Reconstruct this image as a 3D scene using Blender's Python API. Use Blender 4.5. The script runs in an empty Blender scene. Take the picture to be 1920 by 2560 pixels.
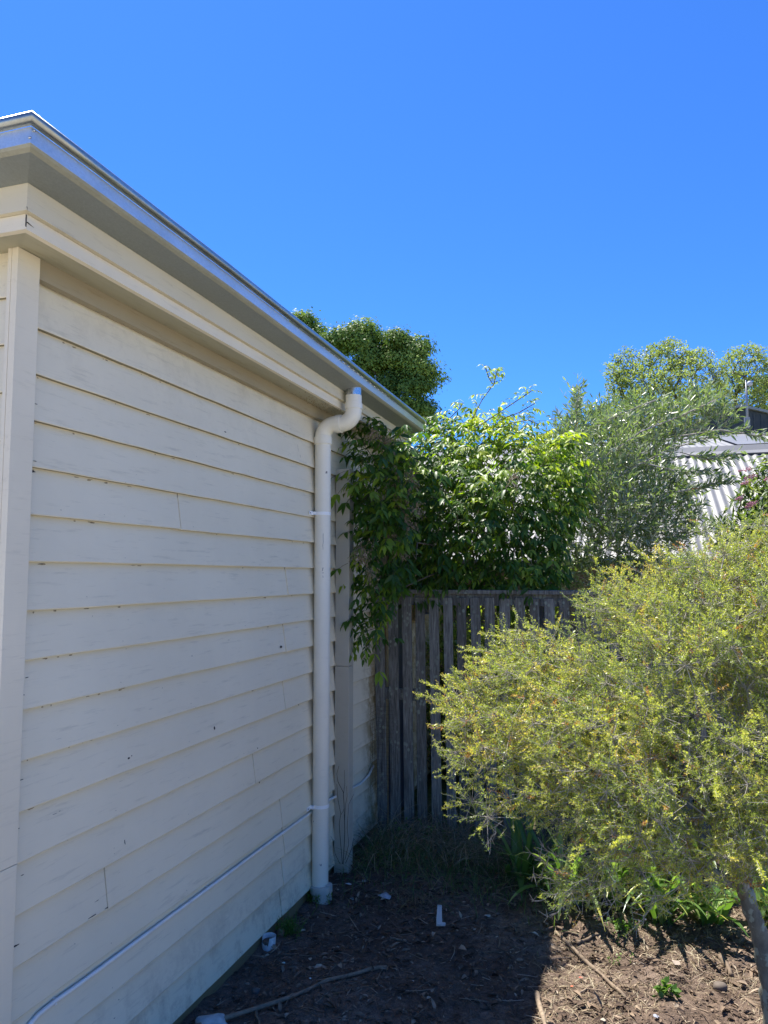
import bpy, math, random
import numpy as np
from mathutils import Matrix, Vector
from math import radians, pi

# ------------------------------------------------------------------ camera
SC = bpy.context.scene
FPX, CX, CY = 1895.0, 960.0, 1280.0
PSI, TH = radians(18.004568), radians(4.736116)
CAM = np.array([0.0, 0.0, 1.75])
D_ = np.array([-math.sin(PSI)*math.cos(TH), math.cos(PSI)*math.cos(TH), math.sin(TH)])
R_ = np.array([math.cos(PSI), math.sin(PSI), 0.0])
U_ = np.cross(R_, D_)
cd = bpy.data.cameras.new('camera')
cd.sensor_fit = 'VERTICAL'; cd.sensor_height = 36.0; cd.lens = 36.0*FPX/2560.0
cd.clip_start = 0.02; cd.clip_end = 1000.0
cam = bpy.data.objects.new('camera', cd); SC.collection.objects.link(cam)
M = Matrix(((R_[0], U_[0], -D_[0], CAM[0]), (R_[1], U_[1], -D_[1], CAM[1]), (R_[2], U_[2], -D_[2], CAM[2]), (0, 0, 0, 1)))
cam.matrix_world = M
SC.camera = cam
# ------------------------------------------------------------------ sky, sun, exposure
SUN = Vector((-0.343, 0.27, 1.0)).normalized()
w = bpy.data.worlds.new('World'); SC.world = w; w.use_nodes = True
nt = w.node_tree; nt.nodes.clear()
sky = nt.nodes.new('ShaderNodeTexSky'); sky.sky_type = 'NISHITA'; sky.sun_disc = False
sky.sun_elevation = math.asin(SUN.z); sky.sun_rotation = math.atan2(SUN.x, SUN.y)
sky.air_density = 1.0; sky.dust_density = 0.25; sky.ozone_density = 3.0; sky.altitude = 300
bg = nt.nodes.new('ShaderNodeBackground'); bg.inputs['Strength'].default_value = 0.15
wo = nt.nodes.new('ShaderNodeOutputWorld')
tint = nt.nodes.new('ShaderNodeMix'); tint.data_type = 'RGBA'; tint.blend_type = 'MULTIPLY'; tint.inputs[0].default_value = 1.0
tint.inputs[7].default_value = (0.155, 0.36, 0.70, 1)      # clear, deep blue summer sky
nt.links.new(sky.outputs[0], tint.inputs[6]); nt.links.new(tint.outputs[2], bg.inputs[0]); nt.links.new(bg.outputs[0], wo.inputs[0])
ld = bpy.data.lights.new('sun', 'SUN'); ld.energy = 5.0; ld.angle = radians(0.53); ld.color = (1.0, 0.95, 0.87)
lo = bpy.data.objects.new('sun', ld); SC.collection.objects.link(lo)
lo.rotation_euler = (-SUN).to_track_quat('-Z', 'Y').to_euler(); lo.location = (-4, 3, 12)
SC.view_settings.view_transform = 'Standard'; SC.view_settings.look = 'None'
SC.view_settings.exposure = 1.17; SC.view_settings.gamma = 1.0
SC.view_settings.use_curve_mapping = False
SC.cycles.max_bounces = 8; SC.cycles.transparent_max_bounces = 8

rng = np.random.default_rng(11); random.seed(11)
C = SC.collection

# ------------------------------------------------------------------ helpers
def unproj(px, py, axis, val):
    v = R_*(px-CX) - U_*(py-CY) + D_*FPX
    t = (val-CAM[axis])/v[axis]
    return CAM + v*t

def tag(o, label=None, cat=None, group=None, kind=None):
    if label: o['label'] = label
    if cat: o['category'] = cat
    if group: o['group'] = group
    if kind: o['kind'] = kind
    return o

def empty(name, loc=(0, 0, 0)):
    o = bpy.data.objects.new(name, None); o.location = loc; o.empty_display_size = 0.1
    C.objects.link(o); return o

def link(name, me, mat, parent=None, smooth=False):
    if mat is not None: me.materials.append(mat)
    if smooth: me.polygons.foreach_set('use_smooth', np.ones(len(me.polygons), bool))
    o = bpy.data.objects.new(name, me); C.objects.link(o)
    if parent is not None:
        o.parent = parent
        p = parent; off = Vector((0, 0, 0))
        while p is not None:
            off += p.location; p = p.parent
        o.location = -off          # vertices are written in world coordinates
    return o

def set_attr(me, name, vals, domain='FACE'):
    a = me.attributes.new(name, 'FLOAT', domain)
    a.data.foreach_set('value', np.asarray(vals, np.float32))

class G:
    """collects vertices / faces (any size) and writes one mesh"""
    def __init__(s): s.v = []; s.f = []; s.n = 0; s.t = []
    def add(s, V, F, tone=0.5):
        V = np.asarray(V, float)
        s.v.append(V)
        for f in F: s.f.append([i+s.n for i in f]); s.t.append(tone)
        s.n += len(V)
    def box(s, lo, hi, tone=0.5):
        x0, y0, z0 = lo; x1, y1, z1 = hi
        V = [(x0,y0,z0),(x1,y0,z0),(x1,y1,z0),(x0,y1,z0),(x0,y0,z1),(x1,y0,z1),(x1,y1,z1),(x0,y1,z1)]
        F = [(0,3,2,1),(4,5,6,7),(0,1,5,4),(1,2,6,5),(2,3,7,6),(3,0,4,7)]
        s.add(V, F, tone)
    def tube(s, pts, rad, n=8, cap=True, tone=0.5):
        pts = np.asarray(pts, float); m = len(pts)
        rad = np.broadcast_to(np.asarray(rad, float), (m,))
        T = np.gradient(pts, axis=0); T /= np.linalg.norm(T, axis=1)[:, None]+1e-12
        a = np.array([0, 0, 1.0]) if abs(T[0][2]) < 0.9 else np.array([1.0, 0, 0])
        u = np.cross(T[0], a); u /= np.linalg.norm(u)
        V = []
        for i in range(m):
            u = u - T[i]*(u@T[i]); u /= np.linalg.norm(u)+1e-12
            v = np.cross(T[i], u)
            for k in range(n):
                an = 2*pi*k/n
                V.append(pts[i] + rad[i]*(math.cos(an)*u + math.sin(an)*v))
        F = [(i*n+k, i*n+(k+1) % n, (i+1)*n+(k+1) % n, (i+1)*n+k) for i in range(m-1) for k in range(n)]
        if cap: F += [tuple(range(n))[::-1], tuple((m-1)*n+k for k in range(n))]
        s.add(V, F, tone)
    def prism(s, poly, vec, tone=0.5):
        poly = np.asarray(poly, float); n = len(poly); vec = np.asarray(vec, float)
        V = np.vstack([poly, poly+vec])
        F = [tuple(range(n)), tuple(range(2*n-1, n-1, -1))] + [(i, n+i, n+(i+1) % n, (i+1) % n) for i in range(n)]
        s.add(V, F, tone)
    def mesh(s, name, mat, parent=None, smooth=False, bevel=0, tone=False):
        me = bpy.data.meshes.new(name)
        V = np.vstack(s.v) if s.v else np.zeros((0, 3))
        me.from_pydata(V.tolist(), [], s.f); me.update()
        if tone: set_attr(me, 'tone', s.t)
        o = link(name, me, mat, parent, smooth)
        if bevel:
            b = o.modifiers.new('bevel', 'BEVEL'); b.width = bevel; b.segments = 2; b.limit_method = 'ANGLE'; b.angle_limit = radians(35)
        return o

def big(name, V, F, mat, parent=None, tone=None, smooth=False):
    """uniform polygon mesh from arrays (V n*3, F m*k)"""
    V = np.asarray(V, np.float32); F = np.asarray(F, np.int32)
    me = bpy.data.meshes.new(name); m, k = F.shape
    me.vertices.add(len(V)); me.vertices.foreach_set('co', V.ravel())
    me.loops.add(m*k); me.loops.foreach_set('vertex_index', F.ravel())
    me.polygons.add(m); me.polygons.foreach_set('loop_start', np.arange(0, m*k, k, dtype=np.int32))
    me.polygons.foreach_set('loop_total', np.full(m, k, np.int32))
    me.update(calc_edges=True)
    if tone is not None: set_attr(me, 'tone', tone)
    return link(name, me, mat, parent, smooth)

def nrm(a): return a/(np.linalg.norm(a, axis=-1, keepdims=True)+1e-12)
def rdir(n):
    v = rng.normal(size=(n, 3)); return nrm(v)

def hash2(ix, iy, seed):
    h = (ix.astype(np.int64)*374761393 + iy.astype(np.int64)*668265263 + seed*974711) & 0x7fffffff
    h = ((h ^ (h >> 13))*1274126177) & 0x7fffffff
    return ((h ^ (h >> 16)) & 0xffff)/65535.0
def vnoise(x, y, s, seed=1):
    x = np.asarray(x, float)/s; y = np.asarray(y, float)/s
    ix, iy = np.floor(x), np.floor(y); fx, fy = x-ix, y-iy
    fx = fx*fx*(3-2*fx); fy = fy*fy*(3-2*fy)
    a = hash2(ix, iy, seed); b = hash2(ix+1, iy, seed); c = hash2(ix, iy+1, seed); d = hash2(ix+1, iy+1, seed)
    return (a*(1-fx)+b*fx)*(1-fy)+(c*(1-fx)+d*fx)*fy-0.5

def ground_h(x, y):
    x = np.asarray(x, float); y = np.asarray(y, float)
    near = np.clip(1-(np.hypot(x, y-3.5)-5)/3, 0, 1)
    h = 0.05*vnoise(x, y, 0.9, 3)+0.05*vnoise(x, y, 0.31, 4)+0.024*vnoise(x, y, 0.11, 5)+0.017*vnoise(x, y, 0.045, 6)
    h += 0.05*np.exp(-((x+1.1)**2/0.5+(y-4.6)**2/0.3))
    return h*near*0.8

# ------------------------------------------------------------------ materials
def new_mat(name):
    m = bpy.data.materials.new(name); m.use_nodes = True
    t = m.node_tree; b = t.nodes['Principled BSDF']
    return m, t, b
def N(t, typ, **kw):
    n = t.nodes.new(typ)
    for k, v in kw.items():
        if k in n.inputs.keys(): n.inputs[k].default_value = v
        else: setattr(n, k, v)
    return n
def ramp(t, fac, stops):
    r = t.nodes.new('ShaderNodeValToRGB'); e = r.color_ramp.elements
    while len(e) < len(stops): e.new(0.5)
    for i, (p, c) in enumerate(stops):
        e[i].position = p; e[i].color = (*c, 1) if len(c) == 3 else c
    t.links.new(fac, r.inputs[0]); return r
def coords(t, scale=(1, 1, 1), kind='Object'):
    tc = t.nodes.new('ShaderNodeTexCoord'); mp = t.nodes.new('ShaderNodeMapping')
    mp.inputs['Scale'].default_value = scale; t.links.new(tc.outputs[kind], mp.inputs[0]); return mp.outputs[0]
def mix(t, fac, a, b, mode='MIX'):
    m = t.nodes.new('ShaderNodeMix'); m.data_type = 'RGBA'; m.blend_type = mode
    for s, v in ((0, fac), (6, a), (7, b)):
        if hasattr(v, 'is_linked') or isinstance(v, bpy.types.NodeSocket): t.links.new(v, m.inputs[s])
        elif isinstance(v, (tuple, list)): m.inputs[s].default_value = (*v[:3], 1)
        else: m.inputs[s].default_value = v
    return m.outputs[2]
def bump(t, b, h, strength=0.3, dist=0.01):
    n = t.nodes.new('ShaderNodeBump'); n.inputs['Strength'].default_value = strength; n.inputs['Distance'].default_value = dist
    t.links.new(h, n.inputs['Height']); t.links.new(n.outputs[0], b.inputs['Normal']); return n

def mat_simple(name, col, rough=0.6, var=0.12, scale=20, metal=0.0, bmp=0.15, spec=0.4):
    m, t, b = new_mat(name)
    n = N(t, 'ShaderNodeTexNoise', Scale=scale, Detail=6.0); t.links.new(coords(t), n.inputs['Vector'])
    lo_ = tuple(c*(1-var*1.6) for c in col); hi = tuple(min(1, c*(1+var)) for c in col)
    r = ramp(t, n.outputs[0], [(0.3, lo_), (0.7, hi)])
    t.links.new(r.outputs[0], b.inputs['Base Color'])
    b.inputs['Roughness'].default_value = rough; b.inputs['Metallic'].default_value = metal
    b.inputs['Specular IOR Level'].default_value = spec
    bump(t, b, n.outputs[0], bmp, 0.004)
    return m

def mat_paint(name, col, dirt=(0.30, 0.27, 0.20), amt=0.5, rough=0.5, streak=True, wall=False):
    m, t, b = new_mat(name)
    n1 = N(t, 'ShaderNodeTexNoise', Scale=1.7, Detail=7.0, Roughness=0.62); t.links.new(coords(t), n1.inputs['Vector'])
    n2 = N(t, 'ShaderNodeTexNoise', Scale=4.0, Detail=8.0, Roughness=0.7); t.links.new(coords(t, (6, 1.2, 14) if streak else (3, 3, 3)), n2.inputs['Vector'])
    n3 = N(t, 'ShaderNodeTexNoise', Scale=60.0, Detail=4.0); t.links.new(coords(t, (1, 0.25, 2.5)), n3.inputs['Vector'])
    base = ramp(t, n1.outputs[0], [(0.3, tuple(c*0.90 for c in col)), (0.68, col)])
    d = ramp(t, n2.outputs[0], [(0.56, (0, 0, 0)), (0.80, (amt, amt, amt))])
    c1 = mix(t, d.outputs[0], base.outputs[0], dirt)
    sp = ramp(t, n3.outputs[0], [(0.70, (0, 0, 0)), (0.78, (0.55*amt, 0.55*amt, 0.55*amt))])
    c2 = mix(t, sp.outputs[0], c1, (0.2, 0.18, 0.15))
    if wall:                       # soil splashed on the lowest boards, brown stain by the fence, mould streaks under the eave
        sx = t.nodes.new('ShaderNodeSeparateXYZ'); t.links.new(coords(t), sx.inputs[0])
        n5 = N(t, 'ShaderNodeTexNoise', Scale=9.0, Detail=9.0, Roughness=0.75); t.links.new(coords(t), n5.inputs['Vector'])
        def band(out, a0, a1, lo_, hi_, col_, cc):
            m1 = t.nodes.new('ShaderNodeMapRange'); m1.inputs[1].default_value = a0; m1.inputs[2].default_value = a1; t.links.new(out, m1.inputs[0])
            r_ = ramp(t, n5.outputs[0], [(lo_, (0, 0, 0)), (hi_, (1, 1, 1))])
            mm = t.nodes.new('ShaderNodeMath'); mm.operation = 'MULTIPLY'; t.links.new(m1.outputs[0], mm.inputs[0]); t.links.new(r_.outputs[0], mm.inputs[1])
            return mix(t, mm.outputs[0], cc, col_)
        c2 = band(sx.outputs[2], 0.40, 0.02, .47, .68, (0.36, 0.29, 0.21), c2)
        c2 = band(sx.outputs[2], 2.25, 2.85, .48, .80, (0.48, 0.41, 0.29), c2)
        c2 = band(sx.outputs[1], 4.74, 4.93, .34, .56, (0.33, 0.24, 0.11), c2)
    t.links.new(c2, b.inputs['Base Color'])
    rr = ramp(t, n2.outputs[0], [(0.3, (rough,)*3), (0.8, (min(1, rough+0.3),)*3)])
    t.links.new(rr.outputs[0], b.inputs['Roughness'])
    bump(t, b, n3.outputs[0], 0.18, 0.002)
    return m

def mat_leaf(name, stops, rough=0.45, trans=0.35, tcol=None, back=None, spec=0.5):
    """thin leaf: diffuse / gloss plus light that comes through the blade; tone varies from leaf to leaf"""
    m, t, b = new_mat(name)
    a = N(t, 'ShaderNodeAttribute', attribute_name='tone')
    r = ramp(t, a.outputs['Fac'], stops); col = r.outputs[0]
    if back is not None:
        g = t.nodes.new('ShaderNodeNewGeometry'); col2 = mix(t, g.outputs['Backfacing'], col, back)
    else: col2 = col
    t.links.new(col2, b.inputs['Base Color']); b.inputs['Roughness'].default_value = rough
    b.inputs['Specular IOR Level'].default_value = spec
    tr = t.nodes.new('ShaderNodeBsdfTranslucent')
    tc = mix(t, 1.0, col, tcol or (1.35, 1.45, 0.5), 'MULTIPLY')
    t.links.new(tc, tr.inputs[0])
    ms = t.nodes.new('ShaderNodeMixShader'); ms.inputs[0].default_value = trans
    t.links.new(b.outputs[0], ms.inputs[1]); t.links.new(tr.outputs[0], ms.inputs[2])
    t.links.new(ms.outputs[0], t.nodes['Material Output'].inputs['Surface'])
    return m

def mat_tone(name, stops, rough=0.9, scale=40):
    m, t, b = new_mat(name)
    a = N(t, 'ShaderNodeAttribute', attribute_name='tone')
    r = ramp(t, a.outputs['Fac'], stops)
    n = N(t, 'ShaderNodeTexNoise', Scale=float(scale), Detail=5.0); t.links.new(coords(t), n.inputs['Vector'])
    g = ramp(t, n.outputs[0], [(0.3, (0.65,)*3), (0.7, (1.1,)*3)])
    t.links.new(mix(t, 1.0, r.outputs[0], g.outputs[0], 'MULTIPLY'), b.inputs['Base Color'])
    b.inputs['Roughness'].default_value = rough; b.inputs['Specular IOR Level'].default_value = 0.2
    return m

def mat_wood_grey():
    m, t, b = new_mat('weathered_grey_timber')
    n1 = N(t, 'ShaderNodeTexNoise', Scale=6.0, Detail=9.0, Roughness=0.7); t.links.new(coords(t, (9, 9, 0.7)), n1.inputs['Vector'])
    n2 = N(t, 'ShaderNodeTexNoise', Scale=30.0, Detail=6.0, Roughness=0.8); t.links.new(coords(t, (5, 5, 0.25)), n2.inputs['Vector'])
    c = ramp(t, n1.outputs[0], [(0.28, (0.085, 0.083, 0.070)), (0.5, (0.20, 0.195, 0.168)), (0.75, (0.35, 0.345, 0.30))])
    g = ramp(t, n2.outputs[0], [(0.35, (0.4,)*3), (0.6, (1.1,)*3)])
    c1 = mix(t, 1.0, c.outputs[0], g.outputs[0], 'MULTIPLY')
    a = N(t, 'ShaderNodeAttribute', attribute_name='tone')
    tn = ramp(t, a.outputs['Fac'], [(0, (0.72, 0.70, 0.70)), (1, (1.25, 1.25, 1.3))])
    c2 = mix(t, 1.0, c1, tn.outputs[0], 'MULTIPLY')
    v = N(t, 'ShaderNodeTexVoronoi', Scale=34.0); t.links.new(coords(t, (1, 1, 0.75)), v.inputs['Vector'])
    n4 = N(t, 'ShaderNodeTexNoise', Scale=5.0, Detail=3.0); t.links.new(coords(t), n4.inputs['Vector'])
    sp = ramp(t, v.outputs['Distance'], [(0.24, (1, 1, 1)), (0.36, (0, 0, 0))])
    gate = ramp(t, n4.outputs[0], [(0.45, (0, 0, 0)), (0.55, (0.85,)*3)])
    f = mix(t, 1.0, sp.outputs[0], gate.outputs[0], 'MULTIPLY')
    c3 = mix(t, f, c2, (0.27, 0.30, 0.24))
    t.links.new(c3, b.inputs['Base Color']); b.inputs['Roughness'].default_value = 0.92
    b.inputs['Specular IOR Level'].default_value = 0.15
    bump(t, b, n2.outputs[0], 0.6, 0.004)
    return m

def mat_galv(name, base=(0.62, 0.66, 0.70), rough=0.42, metal=0.8, sc=230, dirty=0.0):
    m, t, b = new_mat(name)
    v = N(t, 'ShaderNodeTexVoronoi', Scale=float(sc)); t.links.new(coords(t, (1, 0.6, 1)), v.inputs['Vector'])
    n = N(t, 'ShaderNodeTexNoise', Scale=7.0, Detail=8.0, Roughness=0.7); t.links.new(coords(t, (1, 0.5, 2)), n.inputs['Vector'])
    h = t.nodes.new('ShaderNodeSeparateColor'); t.links.new(v.outputs['Color'], h.inputs[0])
    c = ramp(t, h.outputs[0], [(0.0, tuple(x*0.94 for x in base)), (1.0, tuple(min(1, x*1.05) for x in base))])
    d = ramp(t, n.outputs[0], [(0.45, (0, 0, 0)), (0.72, (0.25+dirty,)*3)])
    c2 = mix(t, d.outputs[0], c.outputs[0], (0.22, 0.22, 0.17))
    t.links.new(c2, b.inputs['Base Color']); b.inputs['Metallic'].default_value = metal
    r = ramp(t, h.outputs[1], [(0, (rough-0.03,)*3), (1, (rough+0.05,)*3)]); t.links.new(r.outputs[0], b.inputs['Roughness'])
    bump(t, b, h.outputs[2], 0.05, 0.002)
    return m

def mat_ground():
    m, t, b = new_mat('garden_soil')
    n1 = N(t, 'ShaderNodeTexNoise', Scale=1.3, Detail=8.0, Roughness=0.65); t.links.new(coords(t), n1.inputs['Vector'])
    n2 = N(t, 'ShaderNodeTexNoise', Scale=26.0, Detail=10.0, Roughness=0.75); t.links.new(coords(t), n2.inputs['Vector'])
    n3 = N(t, 'ShaderNodeTexNoise', Scale=150.0, Detail=4.0, Roughness=0.7); t.links.new(coords(t), n3.inputs['Vector'])
    c = ramp(t, n1.outputs[0], [(0.3, (0.115, 0.080, 0.062)), (0.52, (0.22, 0.160, 0.122)), (0.72, (0.34, 0.26, 0.205))])
    g = ramp(t, n2.outputs[0], [(0.3, (0.45,)*3), (0.55, (1.0,)*3), (0.75, (1.6, 1.55, 1.5))])
    c1 = mix(t, 1.0, c.outputs[0], g.outputs[0], 'MULTIPLY')
    g3 = ramp(t, n3.outputs[0], [(0.35, (0.7,)*3), (0.7, (1.3,)*3)])
    c2 = mix(t, 1.0, c1, g3.outputs[0], 'MULTIPLY')
    sx = t.nodes.new('ShaderNodeSeparateXYZ'); t.links.new(coords(t), sx.inputs[0])
    far = t.nodes.new('ShaderNodeMapRange'); far.inputs[1].default_value = 5.1; far.inputs[2].default_value = 6.0
    t.links.new(sx.outputs[1], far.inputs[0])
    gr = ramp(t, n2.outputs[0], [(0.35, (0.05, 0.075, 0.02)), (0.65, (0.13, 0.16, 0.055))])
    c3 = mix(t, far.outputs[0], c2, gr.outputs[0])
    bounce_ground = ramp(t, n2.outputs[0], [(0.35, (0.40, 0.36, 0.28)), (0.65, (0.58, 0.53, 0.43))])  # unseen pale ground, added to bounce warm light onto the shaded wall
    mr = t.nodes.new('ShaderNodeMapRange'); mr.inputs[1].default_value = 1.5; mr.inputs[2].default_value = 2.1; t.links.new(sx.outputs[0], mr.inputs[0])
    mf = t.nodes.new('ShaderNodeMapRange'); mf.inputs[1].default_value = 1.9; mf.inputs[2].default_value = 1.2; t.links.new(sx.outputs[1], mf.inputs[0])
    mm = t.nodes.new('ShaderNodeMath'); mm.operation = 'MAXIMUM'; t.links.new(mr.outputs[0], mm.inputs[0]); t.links.new(mf.outputs[0], mm.inputs[1])
    c3 = mix(t, mm.outputs[0], c3, bounce_ground.outputs[0])
    t.links.new(c3, b.inputs['Base Color']); b.inputs['Roughness'].default_value = 0.95
    b.inputs['Specular IOR Level'].default_value = 0.15
    ad = t.nodes.new('ShaderNodeMath'); ad.operation = 'ADD'
    t.links.new(n2.outputs[0], ad.inputs[0]); t.links.new(n3.outputs[0], ad.inputs[1])
    bump(t, b, ad.outputs[0], 0.9, 0.015)
    return m

def mat_bark(name, c0, c1, lichen=None, sc=30):
    m, t, b = new_mat(name)
    n = N(t, 'ShaderNodeTexNoise', Scale=float(sc), Detail=8.0, Roughness=0.7); t.links.new(coords(t, (1, 1, 0.45)), n.inputs['Vector'])
    r = ramp(t, n.outputs[0], [(0.3, c0), (0.7, c1)]); col = r.outputs[0]
    if lichen:
        n2 = N(t, 'ShaderNodeTexNoise', Scale=22.0, Detail=3.0); t.links.new(coords(t), n2.inputs['Vector'])
        k = ramp(t, n2.outputs[0], [(0.55, (0, 0, 0)), (0.6, (0.85,)*3)])
        col = mix(t, k.outputs[0], col, lichen)
    t.links.new(col, b.inputs['Base Color']); b.inputs['Roughness'].default_value = 0.9
    bump(t, b, n.outputs[0], 0.7, 0.006)
    return m

CREAM = (0.79, 0.71, 0.53)
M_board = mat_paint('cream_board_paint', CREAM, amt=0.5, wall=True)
M_trim = mat_paint('cream_trim_paint', (0.78, 0.70, 0.535), amt=0.35)
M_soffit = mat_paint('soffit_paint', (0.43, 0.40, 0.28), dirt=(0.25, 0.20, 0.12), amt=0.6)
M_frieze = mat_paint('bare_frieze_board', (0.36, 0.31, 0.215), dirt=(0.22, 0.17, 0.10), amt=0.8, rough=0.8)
M_fascia = mat_paint('fascia_paint', (0.66, 0.59, 0.43), dirt=(0.34, 0.29, 0.19), amt=0.6)
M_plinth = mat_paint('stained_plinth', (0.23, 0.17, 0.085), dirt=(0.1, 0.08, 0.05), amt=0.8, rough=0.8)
M_pvc = mat_paint('pvc_white', (0.77, 0.735, 0.62), dirt=(0.42, 0.40, 0.34), amt=0.25, rough=0.34)
M_pvc2 = mat_simple('pvc_band_white', (0.82, 0.83, 0.82), 0.3, 0.04)
M_cable = mat_simple('cable_white', (0.80, 0.77, 0.70), 0.35, 0.06)
M_cableb = mat_simple('cable_blue', (0.20, 0.27, 0.42), 0.35, 0.08)
M_boxc = mat_paint('box_cover_paint', (0.46, 0.43, 0.35), amt=0.3, rough=0.45)
M_galv = mat_galv('galvanised_gutter_face')
M_galvd = mat_galv('galvanised_weathered', base=(0.255, 0.275, 0.26), rough=0.55, metal=0.35, dirty=0.1, sc=260)
M_galvr = mat_galv('galvanised_roll', base=(0.42, 0.44, 0.42), rough=0.32, metal=0.9, dirty=0.3)
M_spig = mat_galv('galvanised_spigot', base=(0.55, 0.57, 0.60), rough=0.25, metal=0.95, sc=30)
M_roof = mat_simple('corrugated_zinc', (0.215, 0.212, 0.20), 0.55, 0.10, 3, 0.25, 0.05)
M_roof2 = mat_simple('corrugated_patch', (0.195, 0.198, 0.20), 0.5, 0.06, 3, 0.3, 0.05)
M_dark = mat_simple('void_dark', (0.03, 0.03, 0.035), 0.8)
M_door = mat_simple('navy_door_paint', (0.035, 0.04, 0.065), 0.45)
M_glass = mat_simple('window_glass', (0.03, 0.045, 0.06), 0.08, 0.05, 2, 0.0, 0.0, 0.8)
M_tan = mat_simple('tan_frame_paint', (0.36, 0.27, 0.15), 0.6)
M_wood = mat_wood_grey()
M_soil = mat_ground()
M_shed = mat_simple('dark_shed_cladding', (0.045, 0.055, 0.055), 0.55, 0.15, 4)
M_brick = mat_simple('neighbour_wall_render', (0.33, 0.25, 0.18), 0.85, 0.2, 8)
M_crack = mat_simple('bare_paint_chip', (0.06, 0.052, 0.048), 0.9, 0.3, 90)
M_web = mat_simple('cobweb_dirt', (0.33, 0.265, 0.17), 0.95, 0.4, 90)
M_wire = mat_simple('rusty_wire', (0.09, 0.065, 0.05), 0.6, 0.3, 60, 0.4)

# ------------------------------------------------------------------ ground
def axis_pts(a, b, step, far):
    inner = np.arange(a, b+1e-6, step)
    out = []; d = step
    p = b
    while p < far: d *= 1.45; p += d; out.append(p)
    out2 = []; d = step; p = a
    while p > -far: d *= 1.45; p -= d; out2.append(p)
    return np.array(out2[::-1] + list(inner) + out)
gx = axis_pts(-1.8, 1.6, 0.014, 250); gy = axis_pts(2.3, 5.4, 0.014, 250)
GX, GY = np.meshgrid(gx, gy); GZ = ground_h(GX, GY)
nx, ny = len(gx), len(gy)
idx = (np.arange(ny-1)[:, None]*nx + np.arange(nx-1)[None, :]).ravel()
o = big('ground', np.stack([GX, GY, GZ], -1).reshape(-1, 3), np.stack([idx, idx+1, idx+nx+1, idx+nx], 1), M_soil, smooth=True)
tag(o, 'brown garden soil beside the house wall', kind='structure')

# ------------------------------------------------------------------ house
house = empty('weatherboard_house', (-1.69, 1.70, 0))
tag(house, 'cream weatherboard house with galvanised gutter filling the left side', 'house')
WX = -1.69
zk = [0.061+0.1439*k for k in range(13)] + [1.788+0.1415*k for k in range(1, 7)]
joints = {4: [2.215], 5: [3.261], 9: [3.575], 7: [3.576, 5.3], 3: [3.558], 1: [3.577], 0: [3.562], 2: [3.588], 11: [3.593], 13: [2.6], 15: [5.6], 6: [6.1], 10: [5.7]}
bl = G()
def board(z0, z1, y0, y1, seed, x=WX):
    n = max(3, int((y1-y0)/0.06)); ys = np.linspace(y0, y1, n)
    wob = 0.0035*vnoise(ys, ys*0+seed*3.1, 0.7, 21)+0.002*vnoise(ys, ys*0+seed*1.7, 0.16, 22)
    wz = 0.004*vnoise(ys, ys*0+seed*2.3, 0.9, 23)+0.0025*vnoise(ys, ys*0+seed*2.9, 0.13, 24)
    V = []
    for y, a, b_ in zip(ys, wob, wz):
        V += [(x-0.024, y, z0+b_+0.001), (x-0.002+a, y, z0+b_), (x+a, y, z0+b_+0.003), (x-0.0165+a*0.5-0.006, y, z1+0.012)]
    F = []
    for i in range(n-1):
        for k in range(3): F.append((i*4+k, (i+1)*4+k, (i+1)*4+k+1, i*4+k+1))
    F += [(0, 1, 2, 3), tuple((n-1)*4+k for k in (3, 2, 1, 0))]
    bl.add(V, F)
for k in range(18):
    cuts = sorted(joints.get(k, [])); a = 1.775; off = 0.0
    for c_ in cuts + [6.95]:
        board(zk[k], zk[k+1], a, c_-0.0018 if c_ < 6.9 else c_, k+len(bl.f) % 7, WX+off); a = c_+0.0018; off = 0.003 if off == 0 else 0.0
M_lap = mat_paint('board_underside_shade', (0.27, 0.235, 0.15), dirt=(0.10, 0.08, 0.05), amt=0.9, rough=0.9)  # darker tan paints the shade under each lap onto the board undersides
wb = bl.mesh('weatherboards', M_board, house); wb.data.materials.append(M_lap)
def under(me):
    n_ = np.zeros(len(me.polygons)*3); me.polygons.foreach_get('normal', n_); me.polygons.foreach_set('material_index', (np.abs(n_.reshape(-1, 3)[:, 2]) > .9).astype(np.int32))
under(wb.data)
# front (left hand) wall
bf = G()
for k in range(18):
    z0 = zk[k]+0.065; z1 = z0+0.1435
    if z0 < 0.1: continue
    y = 1.712
    V = []
    for x in (-1.700, -6.5):
        V += [(x, y+0.02, z0), (x, y+0.002, z0), (x, y, z0+0.003), (x, y+0.0165, z1+0.012)]
    bf.add(V, [(0, 4, 5, 1), (1, 5, 6, 2), (2, 6, 7, 3), (0, 1, 2, 3), (7, 6, 5, 4)])
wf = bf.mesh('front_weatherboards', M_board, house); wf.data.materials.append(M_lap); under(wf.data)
g = G()                                    # core of the house behind the boards
g.box((-6.5, 1.745, 0.0), (-1.722, 6.93, 2.70)); g.mesh('wall_core', M_dark, house)
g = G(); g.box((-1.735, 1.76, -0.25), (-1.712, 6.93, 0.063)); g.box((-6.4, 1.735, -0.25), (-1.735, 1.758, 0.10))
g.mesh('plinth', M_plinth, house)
# corner board, two lengths with a fine seam
g = G()
for z0, z1 in ((0.04, 0.9365), (0.938, 2.70)):
    g.box((-1.690, 1.697, z0), (-1.668, 1.785, z1)); g.box((-1.704, 1.696, z0), (-1.6905, 1.722, z1))
g.mesh('corner_board', M_trim, house, bevel=0.0015)
g = G(); g.box((-1.704, 1.786, 2.640), (-1.676, 5.30, 2.706)); g.mesh('frieze_board', M_frieze, house, bevel=0.001)
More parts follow.
